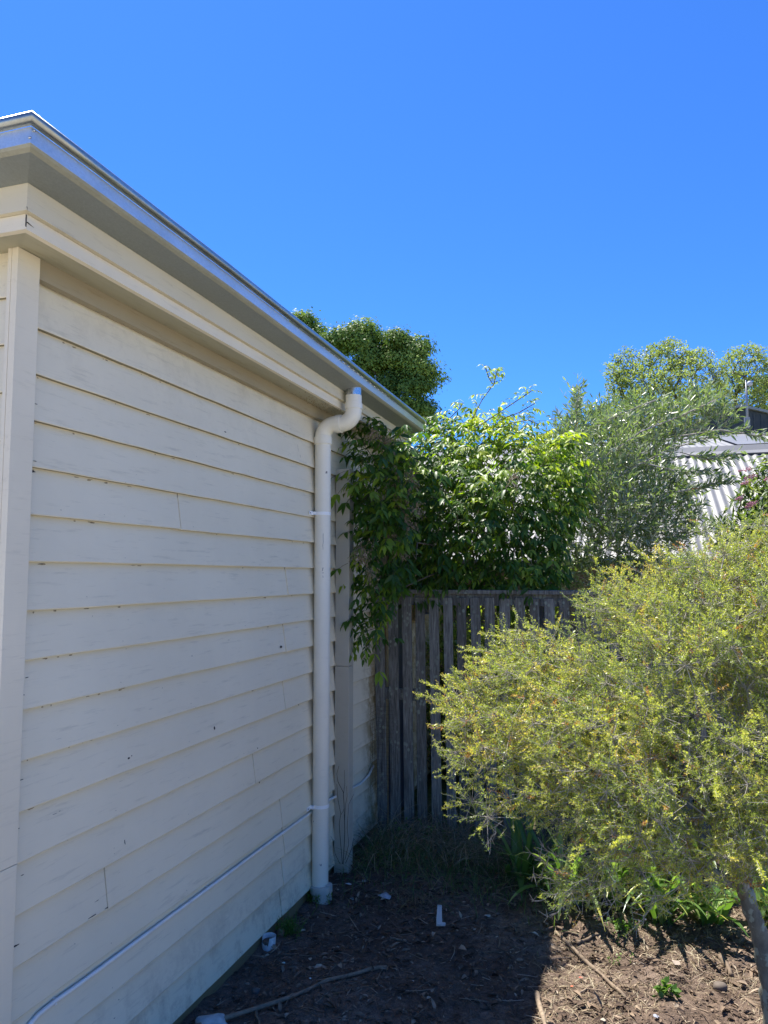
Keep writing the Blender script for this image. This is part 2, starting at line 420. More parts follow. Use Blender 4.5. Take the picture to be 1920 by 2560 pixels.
# mitred mouldings that run round the corner
XC, YC = -1.52, 1.57
def sweep(prof, closed=True, y_end=5.25, drop=None, x_end=-6.6):
    g = G(); V = []; n = len(prof)
    ys = list(np.linspace(0, 1, 40))
    path = [('f', x_end), ('c', 0)] + [('s', YC+(y_end-YC)*u**1.0) for u in ys[1:]]
    for kind, q in path:
        for t_, z in prof:
            if kind == 'f': V.append((q, YC-t_, z))
            elif kind == 'c': V.append((XC+t_, YC-t_, z))
            else:
                dz = 0
                if drop: dz = -drop*max(0, (q-2.4)/2.85) + 0.003*float(vnoise(q, 0.3, 0.5, 31))
                V.append((XC+t_, q, z+dz))
    m = len(path); rng_ = range(n if closed else n-1)
    F = [(i*n+k, i*n+(k+1) % n, (i+1)*n+(k+1) % n, (i+1)*n+k) for i in range(m-1) for k in rng_]
    if closed: F += [tuple(range(n)), tuple((m-1)*n+k for k in range(n))[::-1]]
    g.add(V, F); return g
DR = 0.035
sweep([(-0.02, 2.728), (0.0, 2.728), (0.0, 2.812), (-0.02, 2.812)]).mesh('fascia', M_fascia, house)
sweep([(-0.035, 2.684), (-0.016, 2.684), (-0.016, 2.727), (-0.035, 2.727)]).mesh('lower_fascia', M_trim, house)
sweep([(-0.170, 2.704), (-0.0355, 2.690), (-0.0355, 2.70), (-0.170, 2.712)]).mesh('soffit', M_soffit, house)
gutter = sweep([(0.001, 2.803), (0.098, 2.818), (0.098, 2.8205), (0.003, 2.806), (0.003, 2.86), (0.001, 2.86)], drop=DR).mesh('gutter', M_galvd, house)
sweep([(0.0983, 2.8180), (0.109, 2.8245), (0.1140, 2.8310), (0.1128, 2.8320), (0.108, 2.8255), (0.0983, 2.8203)], drop=DR).mesh('gutter_edge', mat_galv('galvanised_bead', base=(0.34, 0.33, 0.25), rough=0.6, metal=0.2, dirty=0.2, sc=150), gutter, smooth=False)
sweep([(0.1131, 2.8322), (0.1150, 2.873), (0.1135, 2.873), (0.1120, 2.8322)], drop=DR).mesh('gutter_face', M_galv, gutter)
arc = [(0.1155+0.0135*(1+math.cos(a)*1.0)-0.006, 2.889+0.0165*math.sin(a)) for a in np.linspace(-2.3, 2.6, 14)]
arc2 = [(t_-(0.0012), z) for t_, z in arc[::-1]]
sweep(arc+arc2, drop=DR).mesh('gutter_roll', M_galvr, gutter, smooth=True)
g = G()
for (x, y, z) in ((XC+0.115, YC-0.118, 2.842), (XC+0.1165, YC-0.106, 2.866), (XC+0.118, YC-0.098, 2.884)):
    g.tube([(x-0.003, y, z), (x+0.0035, y, z)], [0.0035, 0.0028], 8)
g.mesh('rivet', M_spig, gutter, smooth=True)
g = G()                                    # stop end of the gutter
g.prism([(XC+0.001, 5.2505, 2.768), (XC+0.113, 5.2505, 2.796), (XC+0.115, 5.2505, 2.86), (XC+0.001, 5.2505, 2.86)], (0, 0.0015, 0)); g.mesh('gutter_end', M_galvd, gutter)
# roof: two corrugated planes meeting on a hip
def corr(name, P, du, dv, nu, nv, lu, lv, mat, parent, amp=0.008, pitch=0.076, clip=None):
    u = np.linspace(0, lu, nu); v = np.linspace(0, lv, nv)
    U, V = np.meshgrid(u, v); nrm_ = np.cross(du, dv)
    H = amp*np.sin(2*pi*U/pitch)
    if clip is not None: V = np.minimum(V, clip(U))*1.0
    Q = np.asarray(P)+U[..., None]*du+V[..., None]*dv+H[..., None]*nrm_
    i = (np.arange(nv-1)[:, None]*nu+np.arange(nu-1)[None, :]).ravel()
    return big(name, Q.reshape(-1, 3), np.stack([i, i+1, i+nu+1, i+nu], 1), mat, parent, smooth=True)
s20, c20 = math.sin(radians(20)), math.cos(radians(20))
corr('roof', (-1.46, 1.52, 2.90), np.array([0, 1.0, 0]), np.array([-c20, 0, s20]), 400, 8, 3.73, 2.6, M_roof, house, clip=lambda U: U/c20)
corr('roof', (-1.46, 1.52, 2.90), np.array([-1.0, 0, 0]), np.array([0, c20, s20]), 500, 8, 5.0, 3.9, M_roof, house, clip=lambda U: U/c20)
g = G(); g.prism([(-3.9, 5.25, 2.72), (-1.54, 5.25, 2.72), (-1.54, 5.25, 2.86), (-3.9, 5.25, 3.72)], (0, -0.03, 0)); g.mesh('gable_end', M_trim, house)
# rear lean-to roof, door and window seen between the palings
g = G(); g.prism([(-1.62, 5.29, 2.62), (-1.62, 5.29, 2.66), (-4.2, 5.29, 2.92), (-4.2, 5.29, 2.88)], (0, 1.75, 0)); g.mesh('rear_roof', M_roof, house)
g = G(); g.box((-1.70, 5.22, 0.02), (-1.668, 5.74, 2.05)); dr = g.mesh('door', M_door, house, bevel=0.002)
g = G(); g.tube([(-1.66, 5.66, 1.0), (-1.63, 5.66, 1.0), (-1.63, 5.60, 1.0)], 0.008, 8); g.mesh('handle', M_spig, dr, smooth=True)
g = G(); g.box((-1.70, 5.745, 0.02), (-1.660, 5.80, 2.10)); g.box((-1.70, 5.16, 0.02), (-1.660, 5.215, 2.10)); g.box((-1.70, 5.216, 2.055), (-1.660, 5.744, 2.10)); g.mesh('frame', M_tan, dr, bevel=0.002)
g = G(); g.box((-1.70, 5.98, 1.42), (-1.672, 6.36, 2.2)); wn = g.mesh('window', M_glass, house)
g = G(); g.box((-1.70, 5.93, 1.38), (-1.655, 6.41, 1.418)); g.box((-1.70, 5.93, 1.42), (-1.66, 5.978, 2.2)); g.box((-1.70, 6.362, 1.42), (-1.66, 6.41, 2.2)); g.mesh('frame', M_tan, wn, bevel=0.002)

# downpipe
dp = empty('downpipe', (0, 0, 0)); dp.parent = house; dp.location = (0, 0, 0); dp.location = -Vector(house.location)
def arcpts(cx, cz, r, a0, a1, y=3.95, n=9):
    return [(cx+r*math.cos(a), y, cz+r*math.sin(a)) for a in np.linspace(a0, a1, n)]
PX = -1.649; PR = 0.0452; PY = 3.95; RB = 0.072
def shade_auto(o): o.modifiers.new('es', 'EDGE_SPLIT').split_angle = radians(40)
g = G(); g.tube([(PX+.0015*math.sin(z_*1.3), PY-.001*math.sin(z_*2), z_) for z_ in np.linspace(0.03, 2.515, 14)], PR, 32); o = g.mesh('pipe', M_pvc, dp, smooth=True); shade_auto(o)
g = G()
p1 = [(PX, PY, 2.525)] + arcpts(PX+RB, 2.530, RB, pi, pi/2)
zc = p1[-1][2]; XG = -1.464
p1 = p1 + [(PX+RB+0.012, PY, zc)]
g.tube(p1, 0.0462, 32)
g.tube([(PX, PY, 2.488), (PX, PY, 2.4895), (PX, PY, 2.53), (PX, PY, 2.5315)], [0.0462, 0.0512, 0.0512, 0.0462], 32)
e1 = g.mesh('elbow', M_pvc, dp, smooth=True); shade_auto(e1)
g = G()
p2 = [(XG-RB-0.008, PY, zc)] + arcpts(XG-RB, zc+RB, RB, -pi/2, 0) + [(XG, PY, zc+RB+0.02)]
g.tube(p2, 0.0462, 32)
x0 = XG-RB-0.030
g.tube([(x0, PY, zc), (x0+0.0012, PY, zc), (x0+0.030, PY, zc), (x0+0.0312, PY, zc)], [0.0462, 0.0512, 0.0512, 0.0462], 32)
g.tube([(XG, PY, zc+RB+0.004), (XG, PY, zc+RB+0.005), (XG, PY, zc+RB+0.036), (XG, PY, zc+RB+0.038)], [0.0462, 0.0500, 0.0500, 0.0455], 32)
e2 = g.mesh('elbow', M_pvc, dp, smooth=True); shade_auto(e2)
g = G(); g.tube([(PX+RB-0.004, PY, zc), (XG-RB-0.03, PY, zc)], 0.0468, 32); shade_auto(g.mesh('joiner', M_pvc, dp, smooth=True))
g = G(); g.tube([(XG, PY, zc+RB+0.03), (XG, PY, 2.757)], 0.0455, 32); o = g.mesh('pipe', M_pvc, dp, smooth=True); shade_auto(o)
g = G(); g.tube([(XG, PY, 2.755), (XG, PY, 2.812)], 0.0435, 32); o = g.mesh('spigot', M_spig, dp, smooth=True); shade_auto(o)
g = G()
g.tube([(PX+0.02, PY-0.01, -0.05), (PX+0.012, PY-0.008, 0.035), (PX+0.010, PY-0.006, 0.040), (PX+0.008, PY-0.004, 0.075), (PX+0.008, PY-0.004, 0.077)], [0.054, 0.054, 0.061, 0.061, 0.047], 28)
g.box((PX+0.045, PY-0.03, 0.045), (PX+0.072, PY+0.0, 0.086))
o = g.mesh('collar', mat_paint('pvc_dirty', (0.52, 0.50, 0.45), dirt=(0.25, 0.22, 0.17), amt=0.8), dp, smooth=True); shade_auto(o)
for zb in (2.093, 0.494):
    g = G(); V = []; n = 28
    for k in range(n+1):
        a = -2.0+4.9*k/n+0.0
        for r, z in ((0.0458, -0.009), (0.0475, -0.009), (0.0475, 0.009), (0.0458, 0.009)):
            V.append((PX+r*math.cos(a-0.2), PY+r*math.sin(a-0.2), zb+z))
    g.add(V, [(i*4+k, i*4+(k+1) % 4, (i+1)*4+(k+1) % 4, (i+1)*4+k) for i in range(n) for k in range(4)] + [(0, 1, 2, 3), tuple(n*4+k for k in (3, 2, 1, 0))])
    g.box((-1.688, 3.850, zb-0.010), (-1.6845, 3.905, zb+0.010)); g.box((-1.6845, 3.893, zb-0.009), (-1.668, 3.906, zb+0.009))
    br = g.mesh('bracket', M_pvc2, dp)
    g = G(); g.tube([(-1.6846, 3.862, zb), (-1.6825, 3.862, zb)], 0.0034, 8); g.mesh('screw', M_dark, br)
# dark scuffs on the pipe
g = G()
def scuff(z, ang, L, w_):
    n = 5
    V = []
    for i in range(n):
        a = ang+rng.normal()*0.02
        for s in (-1, 1):
            aa = a+s*w_*(0.4+rng.random())/PR
            V.append((PX+(PR+0.0006)*math.cos(aa), PY+(PR+0.0006)*math.sin(aa), z-L*i/(n-1)))
    g.add(V, [(2*i, 2*i+1, 2*i+3, 2*i+2) for i in range(n-1)])
for z, a, L, w_ in ((1.98, -1.08, .09, .0012), (1.79, -1.08, .018, .0018), (1.765, -1.08, .008, .0018), (1.745, -1.07, .012, .0014), (1.06, -1.35, .32, .0013), (1.12, -1.15, .02, .001), (0.20, -1.1, .012, .005), (0.42, -2.2, .008, .003), (2.33, -.7, .012, .006), (0.95, -1.1, .05, .001)):
    scuff(z, a, L, w_)
g.mesh('scuff', mat_simple('scuff_grey', (0.2, 0.2, 0.21), 0.7), dp)['kind'] = 'stuff'

# cables clipped along the boards
g = G()
cy = [1.80, 1.86, 1.92, 1.99]+list(np.arange(2.1, 4.28, 0.1))+[4.4, 4.7, 4.86, 4.95]
cz = [0.405, 0.440, 0.457, 0.460]+[0.458]*22+[0.44, 0.415, 0.43, 0.47]
cp = [(-1.6965+0.0008*math.sin(y*9)+(.012 if y > 4.2 else 0), y, z+0.003*float(vnoise(y, 0, 0.4, 9))) for y, z in zip(cy, cz)]
g.tube(cp, 0.0078, 10); g.mesh('cable', M_cable, house, smooth=True)
for y in (1.99, 2.86, 3.5):
    g = G(); g.box((-1.708, y-0.004, 0.4495), (-1.6925, y+0.004, 0.4508)); g.box((-1.6938, y-0.004, 0.4510), (-1.6925, y+0.004, 0.466)); g.box((-1.709, y-0.004, 0.4662), (-1.6925, y+0.004, 0.4675)); g.mesh('cable_clip', M_pvc2, house)

# boxed cover strip with a seam
g = G()
for z0, z1 in ((-0.02, 1.208), (1.2105, 2.39)):
    g.box((-1.692, 4.26, z0), (-1.603, 4.335, z1))
g.mesh('boxed_cover', M_boxc, house, bevel=0.002)

# chips, cracks and old nail holes in the paint
g = G()
def chip(y, z, ly, lz, x=WX):
    k = max(0, min(17, int((z-0.061)/0.1434))); zz = (z-zk[k])/(zk[k+1]-zk[k]); xx = x-0.0225*zz+0.0026; ly *= .8; lz *= .7
    n = 8; V = []
    for i in range(n):
        a = 2*pi*i/n; r = 0.6+0.7*rng.random()
        V.append((xx-0.0225/0.144*lz*0.5*math.sin(a)*r, y+ly*0.5*math.cos(a)*r, z+lz*0.5*math.sin(a)*r))
    g.add(V, [tuple(range(n))])
def px_chip(px, py, ly, lz): p = unproj(px, py, 0, WX-0.008); chip(p[1], p[2], ly, lz)
for a in ((55, 1950, .030, .004), (140, 2035, .028, .002), (42, 2075, .045, .004), (152, 2028, .01, .002), (60, 2188, .018, .003), (37, 2365, .040, .007), (240, 2252, .03, .003), (225, 2290, .06, .005), (262, 2268, .03, .006), (310, 2105, .006, .028), (283, 2120, .004, .003), (190, 2360, .004, .006), (320, 1895, .02, .008), (327, 1889, .008, .006), (534, 1820, .015, .02), (560, 1080, .025, .008), (640, 1870, .012, .01), (643, 1955, .012, .012), (652, 1400, .05, .0015), (646, 1411, .004, .01), (714, 1605, .02, .006), (717, 1622, .012, .012), (718, 1736, .018, .006), (718, 1762, .012, .008), (700, 1618, .03, .02), (49, 1698, .02, .008), (70, 1694, .02, .004), (55, 1737, .02, .008), (52, 1750, .008, .012), (664, 1940, .02, .008), (715, 2115, .03, .004), (715, 2130, .01, .01), (720, 1612, .01, .002), (742, 1762, .015, .008), (88, 1010, .02, .004), (74, 1012, .02, .002), (83, 1153, .025, .003), (84, 1178, .04, .012), (148, 1275, .004, .004), (575, 1600, .02, .003), (480, 1640, .008, .005), (410, 1720, .01, .003), (236, 1540, .004, .004), (590, 1510, .012, .002), (746, 1120, .003, .05), (749, 1140, .003, .03), (300, 2500, .004, .006), (285, 2545, .01, .003), (455, 2380, .003, .003)):
    px_chip(*a)
for k in range(18):                       # rows of nail heads just above each lap
    for y in (2.25, 2.70, 3.15, 3.60, 4.05, 4.6):
        if rng.random() < .55: chip(y+rng.normal()*.006, zk[k]+.022+rng.normal()*.002, .0035, .0045)
for _ in range(14):                        # random pin pricks
    chip(rng.uniform(1.85, 5.0), rng.uniform(0.1, 2.6), rng.uniform(.002, .007), rng.uniform(.001, .004))
o = g.mesh('paint_chip', M_crack, house); o['kind'] = 'stuff'
g = G()                                    # dirt packed under the board laps near the corner
for k in range(4, 18):
    for _ in range(6):
        y = 1.80+abs(rng.normal())*0.35 if rng.random() < .6 else rng.uniform(1.8, 3.85)
        L = rng.uniform(.004, .03); h = rng.uniform(.001, .0045)
        n = 6
        V = [(-1.7100+0.0005*rng.random(), y+L*.5*math.cos(2*pi*i/n), zk[k]-0.003-h*(1+math.sin(2*pi*i/n)*(.6+rng.random()*.6))) for i in range(n)]
        g.add([(v[0]+0.0009, v[1], v[2]) for v in V], [tuple(range(n))])
o = g.mesh('lap_dirt', M_web, house); o['kind'] = 'stuff'
# cobwebs and grime under the soffit by the elbow, and corner cracks
g = G()
for _ in range(150):
    y = 3.95+rng.normal()*0.16-0.12; t_ = rng.random()
    x = -1.675+0.13*t_; z = 2.704-0.0135*(x+1.69)/0.135-0.0022-abs(rng.normal())*0.006
    r = rng.uniform(.0015, .006); d = rdir(1)[0]*r
    g.tube([(x, y, z), (x+d[0], y+d[1], z-abs(d[2]))], r*0.35, 4)
for _ in range(60):
    y = 4.02+abs(rng.normal())*0.16; z = rng.uniform(2.74, 2.80); x = -1.5195
    r = rng.uniform(.001, .004); g.tube([(x, y, z), (x+0.002, y+r*2, z+r*rng.normal())], r*0.4, 4)
o = g.mesh('cobweb', M_web, house); o['kind'] = 'stuff'
g = G()
g.box((XC-0.0160, YC+0.0135, 2.690), (XC-0.0148, YC+0.0172, 2.724)); g.prism([(XC+0.0006, YC-0.002, 2.736), (XC+0.0006, YC+0.001, 2.736), (XC+0.0006, YC+0.0025, 2.728)], (0.0004, 0, 0))
g.prism([(XC-0.0152, YC+0.017, 2.702), (XC-0.0152, YC+0.045, 2.699), (XC-0.0152, YC+0.02, 2.706)], (0.0004, 0, 0))
g.mesh('mitre_crack', M_crack, house)

# ------------------------------------------------------------------ fence
fence = empty('picket_fence', (-0.3, 5.03, 0))
tag(fence, 'weathered grey timber picket fence with lichen running from the house wall behind the yellow-green shrub', 'fence')
def paling(x, w_, z1, seed, split=False):
    n = 26; zs = np.linspace(0.0, z1, n); rr = np.random.default_rng(seed)
    lean = rr.normal()*0.004+0.018*(1-1)  # slight sideways lean
    V = []
    for i, z in enumerate(zs):
        e1 = 0.0035*float(vnoise(z, seed*7.3, 0.12, 5)); e2 = 0.0035*float(vnoise(z, seed*3.7+50, 0.10, 6))
        xo = x+lean*(z-z1)+0.020*(1-z/z1)
        yo = 5.0+0.004*float(vnoise(z, seed, 0.5, 8))
        V += [(xo+e1, yo, z), (xo+w_+e2, yo, z), (xo+w_+e2, yo+0.018, z), (xo+e1, yo+0.018, z)]
    F = [(i*4+k, i*4+(k+1) % 4, (i+1)*4+(k+1) % 4, (i+1)*4+k) for i in range(n-1) for k in range(4)] + [(3, 2, 1, 0), tuple((n-1)*4+k for k in range(4))]
    g = G(); g.add(V, F, float(rr.random()))
    g.mesh('paling', M_wood, fence, bevel=0.0018, tone=True)
x = -1.697; i = 0
while x < 2.1:
    wd = 0.0645+rng.normal()*0.0025
    paling(x, wd, 1.598+rng.normal()*0.003, 100+i); x += wd+0.0325+rng.normal()*0.0025; i += 1
g = G(); g.box((-1.66, 4.985, 1.622), (2.2, 5.075, 1.650)); g.mesh('capping', M_wood, fence, bevel=0.004, tone=True)
g = G(); g.box((-1.67, 5.021, 1.545), (2.2, 5.06, 1.6215)); g.mesh('rail', M_wood, fence, bevel=0.004, tone=True)
g = G(); g.box((-1.685, 5.021, 0.900), (2.2, 5.06, 0.978)); g.mesh('rail', M_wood, fence, bevel=0.004, tone=True)
for x in (-0.62, 1.3):
    g = G(); g.box((x, 5.0605, -0.2), (x+0.09, 5.15, 1.62)); g.mesh('post', M_wood, fence, bevel=0.004, tone=True)
# wire netting scrap
g = G()
def netp(u, z):
    if u < 0.12: return np.array([-1.672, 4.86+u, z])
    return np.array([-1.672+(u-0.12), 4.978-0.0, z])
H0, H1 = 0.30, 0.88
us = np.arange(0, 0.25, 0.0127)
for u in us[::2]: g.tube([netp(u, H0), netp(u, (H0+H1)/2)+rng.normal(size=3)*.001, netp(u, H1)], 0.0008, 3, False)
for z in np.arange(H0, H1, 0.0254):
    g.tube([netp(u, z)+rng.normal(size=3)*.0004 for u in (0, .06, .12, .18, .241)], 0.0007, 3, False)
o = g.mesh('wire_netting', M_wire); tag(o, 'scrap of rusty square wire netting in the corner where the fence meets the house', 'wire netting')

# ------------------------------------------------------------------ foliage machinery
def inpoly(pts, poly):
    x, y = pts[:, 0], pts[:, 1]; poly = np.asarray(poly, float); c = np.zeros(len(x), bool); j = len(poly)-1
    for i in range(len(poly)):
        xi, yi = poly[i]; xj, yj = poly[j]
        cond = ((yi > y) != (yj > y)) & (x < (xj-xi)*(y-yi)/(yj-yi+1e-12)+xi)
        c ^= cond; j = i
    return c
def edge_dist(pts, poly):
    poly = np.asarray(poly, float); d = np.full(len(pts), 1e9)
    for i in range(len(poly)):
        a = poly[i-1]; b = poly[i]; ab = b-a; t = np.clip(((pts-a)@ab)/(ab@ab+1e-12), 0, 1)
        d = np.minimum(d, np.linalg.norm(pts-(a+t[:, None]*ab), axis=1))
    return d
def on_plane(px, py, Y, tilt, zref):
    v = R_*(px-CX) - U_*(py-CY) + D_*FPX
    t = (Y+tilt*(CAM[2]-zref)-CAM[1])/(v[1]-tilt*v[2])
    return CAM + v*t
def blob_points(poly_px, Y, depth, n, dmin=0.02, slope=1.2, skin=0.0, inset=0.0, tilt=0.0, zref=0.0):
    """points inside a lens-shaped volume standing at distance Y (leaning back by tilt) with the given outline"""
    poly = np.array([on_plane(a, b, Y, tilt, zref)[[0, 2]] for a, b in poly_px])
    lo_, hi = poly.min(0), poly.max(0); out = []
    while sum(map(len, out)) < n:
        p = rng.uniform(lo_, hi, (n*3, 2)); p = p[inpoly(p, poly)]; d = edge_dist(p, poly)
        p, d = p[d > inset], d[d > inset]
        h = np.minimum(depth, dmin+d*slope)
        keep = rng.random(len(p)) < (0.35+0.65*h/depth)
        p, h = p[keep], h[keep]
        u = rng.uniform(-1, 1, len(p)); u = np.sign(u)*np.abs(u)**(1-skin)
        out.append(np.stack([p[:, 0], Y+tilt*(p[:, 1]-zref)+u*h, p[:, 1]], 1))
    return np.vstack(out)[:n]
def thin(P, dmin, maxn=99999):
    keep = []; 
    for p in P:
        if not keep or np.min(np.sum((np.array(keep)-p)**2, 1)) > dmin*dmin: keep.append(p)
        if len(keep) >= maxn: break
    return np.array(keep)

def seg_tubes(A, B, ra, rb, n=3):
    """many straight tapered prisms at once"""
    A = np.asarray(A); B = np.asarray(B); m = len(A)
    T = nrm(B-A); a = np.where(np.abs(T[:, 2:3]) < .9, [[0, 0, 1.0]], [[1.0, 0, 0]]); u = nrm(np.cross(T, a)); v = np.cross(T, u)
    ra = np.broadcast_to(ra, (m,)); rb = np.broadcast_to(rb, (m,))
    V = np.zeros((m, 2*n, 3))
    for k in range(n):
        w_ = math.cos(2*pi*k/n)*u+math.sin(2*pi*k/n)*v
        V[:, k] = A+w_*ra[:, None]; V[:, n+k] = B+w_*rb[:, None]
    base = (np.arange(m)*2*n)[:, None]
    F = np.stack([np.concatenate([base+k, base+(k+1) % n, base+n+(k+1) % n, base+n+k], 1) for k in range(n)], 1).reshape(-1, 4)
    return V.reshape(-1, 3), F

def rhomb(P, Dr, Nr, L, W, droop=0.0):
    """flat 4-point leaves, one quad each"""
    Dr = nrm(Dr); S = nrm(np.cross(Dr, Nr)); Nn = np.cross(S, Dr)
    L = np.asarray(L)[:, None]; W = np.asarray(W)[:, None]
    V = np.stack([P, P+Dr*L*.45+S*W*.5+Nn*L*.03, P+Dr*L-Nn*L*droop, P+Dr*L*.45-S*W*.5+Nn*L*.03], 1)
    m = len(P); F = np.arange(m*4).reshape(m, 4)
    return V.reshape(-1, 3), F
def fold_leaf(P, Dr, Nr, L, W, fold=0.18, curve=0.25):
    """leaf with a folded midrib and a drooping tip: 8 points, 8 triangles"""
    Dr = nrm(Dr); S = nrm(np.cross(Dr, Nr)); Nn = np.cross(S, Dr)
    L = np.asarray(L)[:, None]; W = np.asarray(W)[:, None]
    def pt(u, s, up): return P+Dr*L*u+S*W*s+Nn*(W*up-L*curve*u*u)
    V = np.stack([pt(0, 0, 0), pt(.3, -.45, fold), pt(.3, 0, 0), pt(.3, .45, fold), pt(.66, -.36, fold*.8), pt(.68, 0, 0), pt(.66, .36, fold*.8), pt(1, 0, 0)], 1)
    T = np.array([(0, 2, 1), (0, 3, 2), (1, 2, 5), (1, 5, 4), (2, 3, 6), (2, 6, 5), (4, 5, 7), (5, 6, 7)])
    m = len(P); F = (np.arange(m)[:, None, None]*8+T[None]).reshape(-1, 3)
    return V.reshape(-1, 3), F, 8

def grow(nodes, root, r_tip=0.0018, r_pow=0.42, wob=0.06, up=0.0):
    """join nodes into a branching skeleton rooted at root[-1]; returns tube segments with radii"""
    P = [np.array(p, float) for p in root]; par = [-1]+list(range(len(root)-1))
    order = np.argsort(np.linalg.norm(nodes-P[-1], axis=1)); start = len(root)-1
    cost = [0.0]*len(P); rootd = np.linalg.norm(nodes-P[-1], axis=1)
    for k in order:
        q = nodes[k]; A = np.array(P[start:]); cst = np.array(cost[start:])
        d = np.linalg.norm(A-q, axis=1)+0.45*cst
        j = int(np.argmin(d))+start
        # intermediate kinked point
        a = P[j]; L = np.linalg.norm(q-a)
        if L > 0.12:
            m_ = (a+q)/2+rng.normal(size=3)*wob*L+np.array([0, 0, up*L]); P.append(m_); par.append(j); cost.append(cost[j]+L/2); j = len(P)-1
        P.append(q.copy()); par.append(j); cost.append(cost[j]+np.linalg.norm(q-P[j]))
    P = np.array(P); n = len(P); w_ = np.zeros(n)
    ch = np.bincount([p for p in par if p >= 0], minlength=n); w_[ch == 0] = 1
    for i in range(n-1, 0, -1): w_[par[i]] += w_[i]
    r = r_tip*w_**r_pow
    i = np.arange(1, n); pa = np.array(par[1:])
    return P, pa, i, r

# ------------------------------------------------------------------ the yellow-green shrub
shrub = empty('prickly_shrub', (0.45, 3.2, 0))
tag(shrub, 'large spreading shrub with tiny yellow-green prickly leaves and grey twigs in the foreground', 'shrub')
BUSH = [(1085,1860),(1120,1815),(1105,1762),(1126,1714),(1181,1694),(1200,1655),(1247,1600),(1282,1557),(1330,1575),(1394,1567),(1425,1525),(1470,1495),(1500,1451),(1566,1430),(1637,1410),(1690,1375),(1740,1315),(1800,1300),(1860,1295),(1920,1290),(2080,1260),(2300,1400),(2350,1800),(2250,2150),(2050,2300),(1960,2310),(1900,2250),(1840,2275),(1740,2240),(1640,2265),(1540,2240),(1460,2262),(1400,2248),(1350,2212),(1420,2130),(1384,2078),(1333,2048),(1270,2075),(1227,2118),(1215,2085),(1171,2063),(1136,2020),(1150,1985),(1215,1990),(1270,1965),(1200,1950),(1171,1920),(1110,1886)]
M_bush = mat_leaf('shrub_leaf', [(0.0, (0.145, 0.205, 0.06)), (0.35, (0.31, 0.375, 0.09)), (0.7, (0.55, 0.56, 0.12)), (0.92, (0.73, 0.58, 0.14)), (0.965, (0.40, 0.20, 0.06)), (1.0, (0.36, 0.12, 0.06))], rough=0.38, trans=0.46, tcol=(1.35, 1.4, 0.65), spec=.5)
M_btwig = mat_bark('shrub_twig_bark', (0.24, 0.21, 0.18), (0.52, 0.48, 0.42), sc=60)
M_btrunk = mat_bark('shrub_trunk_bark', (0.085, 0.085, 0.07), (0.20, 0.20, 0.165), lichen=(0.26, 0.30, 0.25))
YB = 2.95
cl = blob_points(BUSH, YB, 0.34, 9000, dmin=0.03, slope=1.0, skin=0.35, inset=0.03, tilt=.75, zref=1.25)
nz = vnoise(cl[:, 0]+cl[:, 1]*.7, cl[:, 2], .17, 71)+.5*vnoise(cl[:, 0], cl[:, 2]-cl[:, 1]*.6, .08, 72)
cl = cl[(nz > -.24) | (cl[:, 2]+.55*cl[:, 0] > 1.50-.0*nz) & (cl[:, 0] < .1)]
cl = thin(cl, 0.063, 800)
fork = np.array([0.36, 3.12, 0.62])
root = [(0.455, 3.22, -0.05), (0.45, 3.21, 0.12), (0.432, 3.18, 0.30), (0.412, 3.15, 0.45), fork]
P, pa, ii, r = grow(cl, root, r_tip=0.0016, r_pow=0.46, wob=0.09)
r = np.minimum(r, 0.022)
r[:5] = [0.036, 0.033, 0.030, 0.031, 0.027]
V, F = seg_tubes(P[pa[4:]], P[ii[4:]], r[pa[4:]], r[ii[4:]], 5)
big('branches', V, F, M_btwig, shrub, smooth=True)
g = G(); tp = np.array(root); tt = np.linspace(0, 4, 26); 
pts = np.stack([np.interp(tt, range(5), tp[:, k]) for k in range(3)], 1); pts[1:-1] += rng.normal(size=(24, 3))*0.0025
g.tube(pts, np.interp(tt, range(5), r[:5])*(1+0.06*rng.normal(size=26)), 14)
g.tube([fork, (0.20, 3.05, 0.70), (-0.02, 2.98, 0.74), (-0.22, 2.93, 0.76)], [0.023, 0.018, 0.012, 0.006], 8)
g.tube([fork+[0, 0, -.03], (0.30, 3.0, 0.80), (0.16, 2.95, 1.05), (0.02, 2.92, 1.3)], [0.022, 0.018, 0.013, 0.006], 8)
g.tube([fork, (0.42, 3.1, 0.85), (0.50, 3.05, 1.2), (0.52, 3.0, 1.6)], [0.024, 0.019, 0.013, 0.007], 8)
g.mesh('trunk', M_btrunk, shrub, smooth=True)
# sprigs
nc = len(cl); per = 18
base = np.repeat(cl, per, 0)+rng.normal(size=(nc*per, 3))*0.035
cen = np.array([0.35, 3.05, 1.1])
dirn = nrm(nrm(base-cen)*0.55+rdir(len(base))*0.75+np.array([-0.15, -0.05, 0.22]))
Ls = rng.uniform(0.035, 0.085, len(base)); anchor = np.repeat(cl, per, 0)
# long wayward shoots that break the outline
ns = 170; ci = rng.choice(nc, ns, False); sh_b, sh_d = [], []
for q in ci:
    p = cl[q].copy(); d = nrm(nrm(p-cen)*1.1+rdir(1)[0]*.5+np.array([-.1, -.05, .15])); prev = p
    for k in range(int(rng.integers(2, 5))):
        p = p+d*.035; d = nrm(d+rdir(1)[0]*.16+np.array([0, 0, -.02]))
        sh_b.append(p.copy()); sh_d.append(d.copy()); 
sh_b = np.array(sh_b); sh_d = np.array(sh_d)
base = np.vstack([base, sh_b, sh_b]); dirn = np.vstack([dirn, sh_d, nrm(sh_d+rdir(len(sh_d))*.6)]); anchor = np.vstack([anchor, sh_b-sh_d*.035, sh_b-sh_d*.01])
Ls = np.concatenate([Ls, np.full(len(sh_b), .04), rng.uniform(.025, .05, len(sh_b))]); tip = base+dirn*Ls[:, None]
V1, F1 = seg_tubes(anchor, base, 0.0010, 0.0008, 3); V2, F2 = seg_tubes(base, tip, 0.0008, 0.0005, 3)
